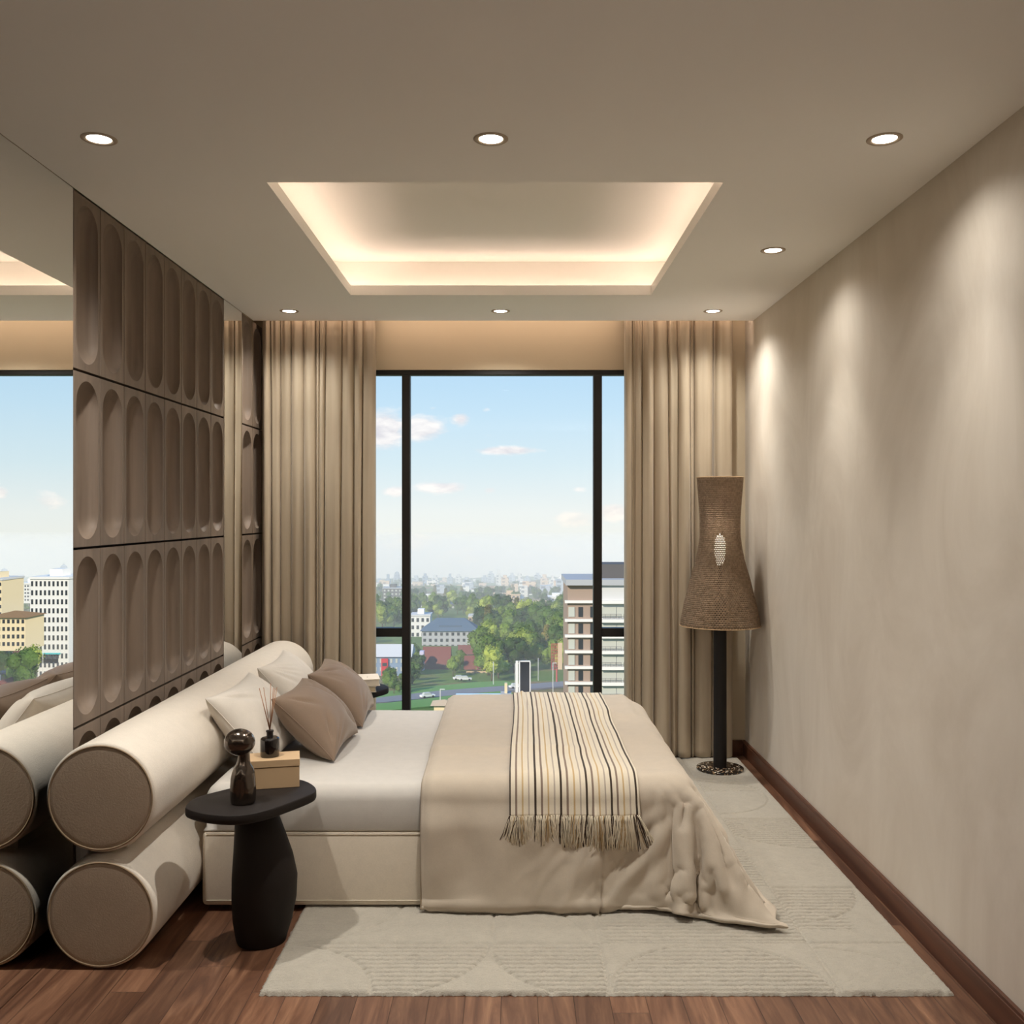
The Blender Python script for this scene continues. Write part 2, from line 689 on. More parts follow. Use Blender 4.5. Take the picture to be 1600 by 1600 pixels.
M['base_fab'] = fabric('bed_base_fabric', srgb(214, 202, 184), 600, 0.3, 0.0012, 0.25)
M['shaded_wool'] = fabric('headboard_wool_shaded', srgb(176, 158, 138), 520, 0.45, 0.002, 0.15)  # bolster wool darkened for the end caps, their shade put into the colour
M['piping'] = fabric('piping_fabric', srgb(150, 130, 106), 800, 0.2, 0.001, 0.1)
M['sheet'] = fabric('white_sheet', srgb(198, 193, 186), 1200, 0.08, 0.0006, 0.15)
M['duvet'] = fabric('duvet_linen', srgb(190, 177, 160), 800, 0.18, 0.001, 0.3)
M['pillow_w'] = fabric('white_pillow', srgb(212, 204, 193), 900, 0.15, 0.0008, 0.2)
M['pillow_t'] = fabric('taupe_cushion', srgb(134, 114, 97), 900, 0.15, 0.0008, 0.25, 0.6)
M['throw'] = throw_mat()
M['fringe'] = mat('fringe_cream', srgb(214, 202, 180), 0.9, spec=0.1)
M['fringe_dk'] = mat('fringe_dark', srgb(64, 50, 42), 0.9, spec=0.1)
M['fringe_tan'] = mat('fringe_tan', srgb(176, 150, 112), 0.9, spec=0.1)
M['rug'] = fabric('rug_wool', srgb(180, 173, 160), 700, 0.9, 0.004, 0.3, 0.95, 0.10)
M['table'] = mat('black_table', srgb(30, 24, 21), 0.62, spec=0.22, bump=(300, 0.08, 0.001))
M['chrome'] = mat('dark_metal_glaze', srgb(90, 80, 72), 0.17, 0.92, coat=0.4)
M['box'] = mat('tan_leather', srgb(190, 160, 124), 0.6, spec=0.3, bump=(400, 0.1, 0.0008))
M['bottle'] = mat('black_glass', srgb(14, 10, 9), 0.08, spec=0.6, coat=0.6)
M['cap'] = mat('black_collar', srgb(24, 19, 17), 0.4)
M['reed'] = mat('rattan_reed', srgb(168, 122, 90), 0.7)
M['pole'] = mat('black_pole', srgb(24, 19, 17), 0.5, spec=0.35)
M['weave'] = weave_mat()
M['terrazzo'] = terrazzo_mat()
M['bulb'] = mat('bulb_glow', (1, 0.9, 0.75), 0.5, emis=(1.0, 0.90, 0.76), emis_s=1.5)
M['lens'] = mat('downlight_lens', (1, 1, 1), 0.5, emis=(1.0, 0.93, 0.80), emis_s=9.0)
M['trim'] = mat('downlight_trim', srgb(176, 158, 138), 0.45, spec=0.4)
M['led'] = mat('led_tape', (1, 1, 1), 0.5, emis=(1.0, 0.80, 0.62), emis_s=3.0)
M['cover'] = mat('cream_cover', srgb(226, 214, 196), 0.6)
M['pages'] = mat('book_pages', srgb(196, 178, 148), 0.9, bump=(900, 0.3, 0.001))
M['ink'] = mat('dark_ink', srgb(50, 44, 40), 0.7)
M['concrete'] = mat('slab_concrete', srgb(150, 146, 140), 0.9)

# ------------------------------------------------------------------ room shell
XL, XR = -1.635, 1.525
YB, YF = 6.28, -1.6          # window wall, wall behind the camera
ZC = 2.80
OX0, OX1, OY0, OY1 = -0.90, 0.776, 3.524, 5.354   # cove opening
YE = 6.05                    # ceiling stops here: curtain pocket behind


def build_shell():
    b = MB().box(XL - .2, XR + .2, YF - .2, YB + .25, -.2, 0)
    struct(b.build('floor', M['floor']))
    # ceiling: lower board with the opening, 5 cm lip, raised tray 12 cm wider
    b = MB()
    t = 0.022
    rr = 0.13
    zt = 3.02
    x0, x1, y0, y1 = OX0, OX1, OY0, OY1
    b.box(XL, XR, YF, y0, ZC, ZC + t)
    b.box(XL, XR, y1, YE, ZC, ZC + t)
    b.box(XL, x0, y0, y1, ZC, ZC + t)
    b.box(x1, XR, y0, y1, ZC, ZC + t)
    lip = 0.054
    b.box(x0 - .018, x0, y0 - .018, y1 + .018, ZC + t, ZC + lip)
    b.box(x1, x1 + .018, y0 - .018, y1 + .018, ZC + t, ZC + lip)
    b.box(x0, x1, y1, y1 + .018, ZC + t, ZC + lip)
    b.box(x0, x1, y0 - .018, y0, ZC + t, ZC + lip)
    b.box(x0 - rr - .03, x0 - rr, y0 - rr, y1 + rr, ZC + t, zt)
    b.box(x1 + rr, x1 + rr + .03, y0 - rr, y1 + rr, ZC + t, zt)
    b.box(x0 - rr - .03, x1 + rr + .03, y1 + rr, y1 + rr + .03, ZC + t, zt)
    b.box(x0 - rr - .03, x1 + rr + .03, y0 - rr - .03, y0 - rr, ZC + t, zt)
    b.box(x0 - rr - .03, x1 + rr + .03, y0 - rr - .03, y1 + rr + .03, zt, zt + .03)
    # pocket above the curtains
    b.box(XL, XR, YE, YE + .02, ZC, 3.0)
    b.box(XL - .2, XR + .2, YE - .0, YB + .25, 3.0, 3.05)
    struct(b.build('ceiling', M['ceiling']))
    struct(MB().box(XL - .3, XR + .3, YF - .3, YB + .3, 3.08, 3.3).build('trim_1', M['concrete']), 'concrete slab above the ceiling')
    struct(MB().box(XR, XR + .2, YF - .2, YB + .25, 0, 3.08).build('wall_right', M['plaster']))
    struct(MB().box(XL - .25, XL - .055, YF - .2, YB + .25, 0, 3.08).build('wall_left', M['wall']))
    struct(MB().box(XL - .055, XR, YF - .2, YF, 0, 3.08).build('wall_front', M['panel']))
    # window wall: opening from WX0 to WX1, WZ0 to WZ1
    WX0, WX1, WZ0, WZ1 = -1.30, 1.12, 0.06, 2.52
    b = MB()
    b.box(XL - .055, WX0, YB, YB + .25, 0, 3.08)
    b.box(WX1, XR, YB, YB + .25, 0, 3.08)
    b.box(WX0, WX1, YB, YB + .25, WZ1, 3.08)
    b.box(WX0, WX1, YB, YB + .25, 0, WZ0)
    struct(b.build('wall_back', M['wall']))
    # skirting
    b = MB().box(XR - .014, XR, YF, YB, 0, .1)
    b.box(XR - .018, XR, YF, YB, 0, .088)
    struct(b.build('baseboard_right', M['skirting'], bevel=.002))
    sk = MB().box(WX1 + .02, XR - .018, YB - .014, YB, 0, .1)
    struct(sk.build('baseboard_back', M['skirting'], bevel=.002))
    # window: one frame, glass panes
    yy0, yy1 = YB + .01, YB + .075
    T = 0.032
    fr = MB()
    fr.box(WX0, WX1, yy0, yy1, WZ1 - T, WZ1)
    fr.box(WX0, WX1, yy0, yy1, WZ0, WZ0 + .05)
    fr.box(WX0, WX0 + T, yy0, yy1, WZ0, WZ1)
    fr.box(WX1 - T, WX1, yy0, yy1, WZ0, WZ1)
    mx = [(-.722, -.668), (.534, .590)]
    for a, c in mx:
        fr.box(a, c, yy0, yy1, WZ0 + .05, WZ1 - T)
    zt0, zt1 = .772, .829
    fr.box(WX0 + T, mx[0][0], yy0, yy1, zt0, zt1)
    fr.box(mx[1][1], WX1 - T, yy0, yy1, zt0, zt1)
    w = struct(fr.build('window_1', M['frame'], bevel=.003))
    panes = [(WX0 + T, mx[0][0], WZ0 + .05, zt0), (WX0 + T, mx[0][0], zt1, WZ1 - T), (mx[0][1], mx[1][0], WZ0 + .05, WZ1 - T),
             (mx[1][1], WX1 - T, WZ0 + .05, zt0), (mx[1][1], WX1 - T, zt1, WZ1 - T)]
    for (a, c, d, e) in panes:
        g = bpy.data.meshes.new('pane')
        g.from_pydata([(a, yy0 + .035, d), (c, yy0 + .035, d), (c, yy0 + .035, e), (a, yy0 + .035, e)], [], [(0, 1, 2, 3)])
        g.materials.append(M['glass'])
        o = bpy.data.objects.new('pane', g)
        COL.objects.link(o)
        o.parent = w


build_shell()


def area(name, loc, rot, sx, sy, power, color, parent=None):
    l = bpy.data.lights.new(name, 'AREA')
    l.shape = 'RECTANGLE'
    l.size, l.size_y = sx, sy
    l.energy = power
    l.color = color
    o = bpy.data.objects.new(name, l)
    COL.objects.link(o)
    o.location = loc
    o.rotation_euler = rot
    if parent is not None:
        o.parent = parent
    return o


def led(name, label, a, c, power_m, z, tilt, cat='led strip', group='led strips in the ceiling cove', color=COVE_COL):
    """strip of tape lying on the hidden ledge from a to c, glowing up and outward"""
    ax, ay = a
    bx, by = c
    L = math.hypot(bx - ax, by - ay)
    ang = math.atan2(by - ay, bx - ax)
    t = thing(name, label, cat, ((ax + bx) / 2, (ay + by) / 2, z), group, ang)
    MB().box(-L / 2, L / 2, -.006, .006, 0, .004).build('tape', M['led'], t)
    area('glow', (0, 0, .006), (PI - tilt, 0, 0), L, .012, power_m * L, color, t)
    return t


zl = ZC + .0225
q = .075
led('led_strip', 'warm led tape along the left side of the ceiling cove', (OX0 - q, OY1 + .05), (OX0 - q, OY0 - .05), W_COVE, zl, math.radians(64))
led('led_strip', 'warm led tape along the right side of the ceiling cove', (OX1 + q, OY0 - .05), (OX1 + q, OY1 + .05), W_COVE, zl, math.radians(64))
led('led_strip', 'warm led tape along the window side of the ceiling cove', (OX1 + .05, OY1 + q), (OX0 - .05, OY1 + q), W_COVE, zl, math.radians(64))
led('led_strip', 'warm led tape along the near side of the ceiling cove', (OX0 - .05, OY0 - q), (OX1 + .05, OY0 - q), W_COVE, zl, math.radians(64))
# pocket light above the curtains, shining down
pk = thing('pocket_light', 'warm led strip hidden in the curtain pocket above the window', 'led strip', (0, YE + .035, 2.93))
MB().box(-1.5, 1.5, -.01, .01, 0, .012).build('tape', M['led'], pk)
area('glow', (0, 0.0, -.004), (math.radians(25), 0, 0), 3.0, .02, W_POCKET * 3.0, COVE_COL, pk)


def downlight(x, y, label, first=None, watts=W_SPOT, spill=1.0):
    if first is None:
        t = thing('downlight', label, 'downlight', (x, y, ZC), 'round recessed ceiling downlights')
        MB().lathe([(.0385, .0), (.042, -.0035), (.052, -.004), (.0565, -.0015), (.0565, .0), (.0385, .0)], n=40, cap=False).build('trim_ring', M['trim'], t, smooth=True)
        MB().lathe([(.0385, -.0006), (.02, -.001), (.002, -.001)], n=40, cap=True).build('lamp_lens', M['lens'], t, smooth=True)
    else:
        t = first.copy()
        COL.objects.link(t)
        t.location = (x, y, ZC)
        t['label'] = label
        for ch in first.children:
            if ch.type == 'MESH':
                c = ch.copy()
                COL.objects.link(c)
                c.parent = t
    for nm, e, ang in (('beam', watts, 70), ('spill', W_FLOOD * spill, 140)):
        s = bpy.data.lights.new(nm, 'SPOT')
        s.energy = e
        s.color = WARM
        s.spot_size = math.radians(ang)
        s.spot_blend = 1.0
        s.shadow_soft_size = 0.03
        o = bpy.data.objects.new(nm, s)
        COL.objects.link(o)
        o.parent = t
        o.location = (0, 0, -.012)
    return t


d0 = downlight(-1.339, 3.113, 'round downlight at the near left of the ceiling, above the bolsters', spill=1.25)
downlight(-.0685, 3.113, 'round downlight in the middle of the near ceiling, before the cove', d0, spill=1.4)
downlight(1.208, 3.113, 'round downlight at the near right of the ceiling, by the plaster wall', d0, spill=.28)
downlight(1.207, 4.438, 'round downlight beside the right edge of the cove, halfway to the window', d0, spill=.28)
downlight(-1.341, 5.78, 'small far downlight above the left curtain', d0, spill=.5)
downlight(-.069, 5.78, 'small far downlight above the middle of the window', d0)
downlight(1.21, 5.78, 'small far downlight above the right curtain and floor lamp', d0, spill=.5)

# two unseen fill lights added behind the camera to brighten ceiling and fronts
def fill_uplighter(x, y, label, first=None):
    if first is None:
        t = thing('fill_uplighter', label, 'floor lamp', (x, y, 0), 'added fill lights behind the viewer')
        MB().lathe([(.14, 0), (.14, .018), (.012, .022), (.012, 1.72)], n=32).build('stand', M['pole'], t, angle=40)
        MB().lathe([(.02, 1.70), (.09, 1.73), (.14, 1.80), (.145, 1.80), (.095, 1.72), (.02, 1.69)], n=40, cap=False).build('bowl', M['pole'], t, smooth=True)
    else:
        t = dup(first, (x, y, 0), label)
    area('fill_uplight', (0, 0, 1.80), (PI, 0, 0), .2, .2, W_FILL, WARM, t)
    return t


up0 = fill_uplighter(-1.05, -1.1, 'unseen black bowl lamp added behind the viewer as fill light, left half')
fill_uplighter(1.0, -1.1, 'unseen black bowl lamp added behind the viewer as fill light, right half', up0)


# ------------------------------------------------------------------ wall cladding and mirrors
def tile_mesh(w, h, R, depth, th):
    """flat tile in the y-z plane, face towards +x at x=0, a pill-shaped hollow gouged in it"""
    hz = h / 2 - .028 - R
    ring = []
    K = 14
    ca = math.atan2((h / 2 - hz), w / 2)
    def arc(a0, a1, n):
        return [a0 + (a1 - a0) * i / n for i in range(n)]
    pts = []
    # right side up
    NS = 6
    for i in range(NS):
        z = -hz + 2 * hz * i / NS
        pts.append(((R, z), (w / 2, z)))
    for sgn in (1, -1):
        angs = arc(0, ca, 5) + arc(ca, PI - ca, 10) + arc(PI - ca, PI, 5)
        for a in angs:
            if sgn < 0:
                a += PI
            cy, cz = math.cos(a), math.sin(a)
            py, pz = R * cy, sgn * hz + R * cz
            k = min((w / 2) / max(abs(cy), 1e-6), (h / 2 - hz) / max(abs(cz), 1e-6))
            pts.append(((py, pz), (k * cy, sgn * hz + k * cz)))
        if sgn > 0:
            for i in range(NS):
                z = hz - 2 * hz * i / NS
                pts.append(((-R, z), (-w / 2, z)))
    N = len(pts)
    b = MB()
    vs = [(0, o[0], o[1]) for _, o in pts]
    rhos = [1.0, .99, .97, .94, .90, .85, .79, .72, .6, .45, .25, .0]
    for rho in rhos:
        d = depth * (1 - rho ** 4.0) ** .6
        for (p, _) in pts:
            zc = max(-hz, min(hz, p[1]))
            y = p[0] * rho
            z = zc + (p[1] - zc) * rho
            vs.append((-d, y, z))
    fs = []
    for k in range(len(rhos)):
        for i in range(N):
            j = (i + 1) % N
            fs.append((k * N + i, k * N + j, (k + 1) * N + j, (k + 1) * N + i))
    # sides and back
    o = len(vs)
    vs += [(-th, p[1][0], p[1][1]) for p in pts]
    fs += [(i, (i + 1) % N, o + (i + 1) % N, o + i) for i in range(N)]
    fs.append(tuple(o + i for i in range(N)))
    b.add(vs, fs)
    return b


TH = 0.673


def cladding(name, label, y0, n, first=None):
    t = thing(name, label, 'wall panel', (XL, y0, 0), 'fluted walnut wall cladding')
    MB().box(-.055, -.0525, 0, n * .2335, 0, ZC - .002).build('backing_board', M['panel_back'], t)
    src = None
    for c in range(n):
        for r in range(4):
            z = .106 + TH * (r + .5)
            if first is None and src is None:
                b = tile_mesh(.2335 - .0065, TH - .010, .096, .050, .0515)
                src = b.build('fluted_tile', M['panel'], t, angle=50)
                src.location = (0, (c + .5) * .2335, z)
            else:
                s = (first or src)
                k = s.copy()
                COL.objects.link(k)
                k.parent = t
                k.location = (0, (c + .5) * .2335, z)
    MB().box(-.05, -.001, 0, n * .2335, 0, .104).build('bottom_rail', M['panel'], t)
    return t, (first or src)


_, tile0 = cladding('wall_cladding', 'brown wood cladding of pill-shaped hollows beside the headboard, eight columns wide', 3.580, 8)
cladding('wall_cladding', 'narrow brown wood cladding of pill-shaped hollows next to the left curtain', 5.812, 2, tile0)


def mirror(label, y0, y1):
    t = thing('wall_mirror', label, 'mirror', (XL, (y0 + y1) / 2, 0), 'mirror panels set flush in the left wall')
    L = (y1 - y0) / 2
    MB().box(-.006, -.0005, -L, L, .004, ZC - .002).build('mirror_glass', M['mirror'], t)
    MB().box(-.054, -.0065, -L, L, .004, ZC - .002).build('backing', M['panel_back'], t)
    return t


mirror('large full-height mirror on the near left wall before the wood cladding', YF + .01, 3.577)
mirror('narrow mirror strip between the two runs of wood cladding', 5.4495, 5.8105)


# ------------------------------------------------------------------ rug
def build_rug():
    x0, x1, y0, y1 = -.832, 1.452, 3.15, 6.16
    nx, ny = int((x1 - x0) / .0062) + 1, int((y1 - y0) / .0040) + 1
    xs = np.linspace(x0, x1, nx)
    ys = np.linspace(y0, y1, ny)
    X, Y = np.meshgrid(xs, ys, indexing='ij')
    H = np.full(X.shape, .017)
    rib = np.zeros(X.shape, bool)
    R = .365

    def disc(cx, cy, r):
        return (X - cx) ** 2 + (Y - cy) ** 2 < r * r

    def cell(a, b, c, e):
        return (X >= a) & (X < b) & (Y >= c) & (Y < e)
    xs_ = [-.83, -.45, -.07, .32, .70, 1.085, 1.46]
    r1, r2, r3, r4, r5, r6 = 3.13, 3.51, 4.03, 4.50, 4.93, 5.40
    rib |= cell(xs_[0], xs_[1], r1, r2) & ~disc(xs_[0], r1, R)
    rib |= cell(xs_[1], xs_[2], r1, r2) & disc(xs_[1] - .02, r2, .385)
    rib |= cell(xs_[2], xs_[3], r1, r2) & disc(xs_[3], r2 + .0, .40)
    rib |= cell(xs_[3], xs_[5], r1, r2) & disc(xs_[4], r1, .37)
    rib |= cell(xs_[3] + .02, xs_[5], r2, 3.92)
    rib |= cell(xs_[5], xs_[6], r2 + .03, r3) & disc(xs_[5], r3, .34) | cell(xs_[5], 1.30, 3.62, r3)
    rib |= cell(.9, xs_[5], r3, r4)
    rib |= cell(xs_[5], xs_[6], r4, r5) & disc(xs_[6], r5, .44)
    rib |= cell(xs_[5], xs_[6], r6, 5.68) & disc(xs_[5], r6, .33)
    ph = ((Y - 3.15) / .0305) % 1.0
    wob = .0012 * np.sin(X * 37.0) + .0008 * np.sin(X * 91.0 + 2)
    q = (((Y + wob - 3.15) / .0305) % 1.0 - .5) * .0305
    H = np.where(rib, H - .0125 * np.exp(-(q / .0046) ** 2) - .0015 * (np.abs(q) / .015) ** 2, H)
    groove = np.zeros(X.shape)

    def gr(dist, w=.0062):
        np.maximum(groove, np.exp(-(dist / w) ** 2), out=groove)

    def garc(cx, cy, r, m):
        dd = np.abs(np.hypot(X - cx, Y - cy) - r)
        gr(np.where(m, dd, 9))
    garc(xs_[0], r1, R, cell(xs_[0], xs_[1], r1, r2))
    garc(xs_[1] - .02, r2, .385, cell(xs_[1], xs_[2], r1, r2))
    garc(xs_[3], r2, .40, cell(xs_[2], xs_[3], r1, r2))
    garc(xs_[4], r1, .37, cell(xs_[3], xs_[5], r1, r2))
    garc(xs_[5], r1, .34, cell(xs_[5], xs_[6], r1, r2))
    garc(xs_[0], r2 + .40, .40, cell(xs_[0], xs_[1] + .02, r2, r3))
    garc(xs_[2] , r2, .36, cell(xs_[2], xs_[3], r2, r3))
    garc(xs_[5], r3, .34, cell(xs_[5], xs_[6], r2, r3))
    garc(xs_[6], r5, .44, cell(xs_[5], xs_[6], r4 - .1, r5))
    garc(xs_[5], r6 - .06, .33, cell(xs_[5], xs_[6], r5, r6 + .3))
    for yy in (r2, r3, r5):
        gr(np.where(X > (xs_[5] if yy != r2 else -9), np.abs(Y - yy), 9))
    gr(np.abs(X - xs_[5]))
    gr(np.where((Y < r3), np.abs(X - xs_[3]), 9))
    gr(np.where((Y > r2) & (Y < r3), np.abs(X - xs_[2]), 9))
    H -= .0085 * groove
    rng = np.random.default_rng(3)
    H += rng.normal(0, .0011, H.shape)
    # rounded fuzzy edge
    e = np.minimum.reduce([X - x0, x1 - X, Y - y0, y1 - Y])
    H *= np.clip(np.sqrt(np.clip(e / .012, 0, 1)), 0, 1)
    H = np.maximum(H, .0012)
    jx = np.where((e < .004)[..., None], rng.normal(0, .0022, X.shape + (2,)), rng.normal(0, .0006, X.shape + (2,)))
    P = np.stack([X + jx[..., 0], Y + jx[..., 1], H], -1)
    o = grid_mesh('area_rug', P, M['rug'])
    tag(o, 'cream wool rug with carved arcs and ribbing, lying under the bed and floor lamp', 'rug')


build_rug()


# ------------------------------------------------------------------ bed
BX0, BX1, BY0, BY1 = -1.235, .68, 3.816, 5.33
BR = .192
BCX = -1.430


def rounded_box(name, x0, x1, y0, y1, z0, z1, m, parent=None, r=.05, seg=6, crown=0.0, puff=0.0, rb=None):
    """soft block: dense rounded box with slightly crowned faces"""
    bm = bmesh.new()
    bmesh.ops.create_cube(bm, size=1)
    for v in bm.verts:
        v.co = Vector((x0 + (v.co.x + .5) * (x1 - x0), y0 + (v.co.y + .5) * (y1 - y0), z0 + (v.co.z + .5) * (z1 - z0)))
    if rb is not None:
        bmesh.ops.bevel(bm, geom=[e for e in bm.edges if all(v.co.z < (z0 + z1) / 2 for v in e.verts)], offset=rb, segments=2, profile=.5, affect='EDGES')
        low = z0 + rb * 1.01
        bmesh.ops.bevel(bm, geom=[e for e in bm.edges if max(v.co.z for v in e.verts) > low and e.calc_length() > .12], offset=r, segments=seg, profile=.5, affect='EDGES')
    else:
        bmesh.ops.bevel(bm, geom=list(bm.edges), offset=r, segments=seg, profile=.5, affect='EDGES')
    bmesh.ops.subdivide_edges(bm, edges=[e for e in bm.edges if e.calc_length() > .3], cuts=14, use_grid_fill=True)
    cx, cy = (x0 + x1) / 2, (y0 + y1) / 2
    for v in bm.verts:
        u = max(0, 1 - ((v.co.x - cx) / (x1 - x0) * 2) ** 2)
        w = max(0, 1 - ((v.co.y - cy) / (y1 - y0) * 2) ** 2)
        if v.co.z > z1 - r * .6:
            v.co.z += crown * u * w
            if puff:
                v.co.z += puff * noise.noise(v.co * 3.0)
    me = bpy.data.meshes.new(name)
    bm.to_mesh(me)
    bm.free()
    me.polygons.foreach_set('use_smooth', [True] * len(me.polygons))
    me.materials.append(m)
    o = bpy.data.objects.new(name, me)
    COL.objects.link(o)
    if parent is not None:
        o.parent = parent
    return o


def bolster(cz, ya, yb, parent):
    """upholstered roll lying along y: soft shoulders, recessed discs with welting"""
    r = BR
    n = 96
    prof = [(r - .014, 0.0), (r - .006, .002), (r - .002, .008), (r - .0004, .02), (r, .05)]
    L = yb - ya
    stations = [(q, ya + s) for q, s in prof]
    for k in range(1, 40):
        stations.append((r, ya + .05 + (L - .1) * k / 40))
    stations += [(q, yb - s) for q, s in prof[::-1]]
    P = np.zeros((n, len(stations), 3))
    for j, (rad, y) in enumerate(stations):
        for i in range(n):
            a = 2 * PI * i / n
            wob = 1 + .006 * noise.noise(Vector((math.cos(a) * 1.5, y * 2.2, math.sin(a) * 1.5 + cz * 9)))
            if rad == r:
                rr = rad * wob
            else:
                rr = rad
            P[i, j] = (BCX + rr * math.cos(a), y, cz + rr * math.sin(a))
    o = grid_mesh('headboard_bolster', P, M['boucle'], parent, closed_u=True)
    for y, sgn in ((ya, -1), (yb, 1)):
        b = MB()
        rings = [(r - .0145, .0005), (r - .018, .004), (r - .03, .0055), (r * .55, .0075), (r * .2, .008)]
        vs, fs = [], []
        N = 72
        for q, dep in rings:
            for i in range(N):
                a = 2 * PI * i / N
                vs.append((BCX + q * math.cos(a), y + sgn * (dep * .5 + .001), cz + q * math.sin(a)))
        for k in range(len(rings) - 1):
            for i in range(N):
                j = (i + 1) % N
                fs.append((k * N + i, k * N + j, (k + 1) * N + j, (k + 1) * N + i))
        fs.append(tuple((len(rings) - 1) * N + i for i in range(N)))
        b.add(vs, fs)
        b.build('end_cap', M['shaded_wool'], o, smooth=True)
        ring = [(BCX + (r - .0125) * math.cos(2 * PI * i / 96), y + sgn * .0015, cz + (r - .0125) * math.sin(2 * PI * i / 96)) for i in range(96)]
        MB().tube(ring, .0035, 8, closed=True).build('welt', M['piping'], o, smooth=True)
    return o


def build_bed():
    t = thing('bed', 'low cream upholstered bed with a headboard of two long stacked bolster rolls', 'bed')
    bolster(.597, 3.336, 6.0, t)
    bolster(.192, 3.336, 6.0, t)
    MB().box(BCX - .06, BCX + .045, 3.46, 5.85, .37, .42).build('bolster_support', M['boucle'], t)
    rounded_box('bed_base', BX0, BX1, BY0, BY1, .022, .318, M['base_fab'], t, r=.02, seg=5)
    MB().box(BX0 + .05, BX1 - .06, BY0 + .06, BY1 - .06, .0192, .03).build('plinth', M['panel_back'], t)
    w = MB()
    for (z, rr) in ((.046, .0022), (.313, .0022)):
        w.tube([(BX0 + .02, BY0 - .001, z), (BX1 - .01, BY0 - .001, z), (BX1 + .001, BY0 + .01, z), (BX1 + .001, BY1, z)], rr, 8)
    w.build('welting', M['base_fab'], t, smooth=True)


build_bed()
ms = rounded_box('mattress', BX0 + .003, BX1 - .004, BY0 + .004, BY1 - .004, .3185, .500, M['sheet'], None, r=.062, seg=8, crown=.012, puff=.003, rb=.008)
tag(ms, 'mattress in a smooth white fitted sheet on the cream bed base', 'mattress')


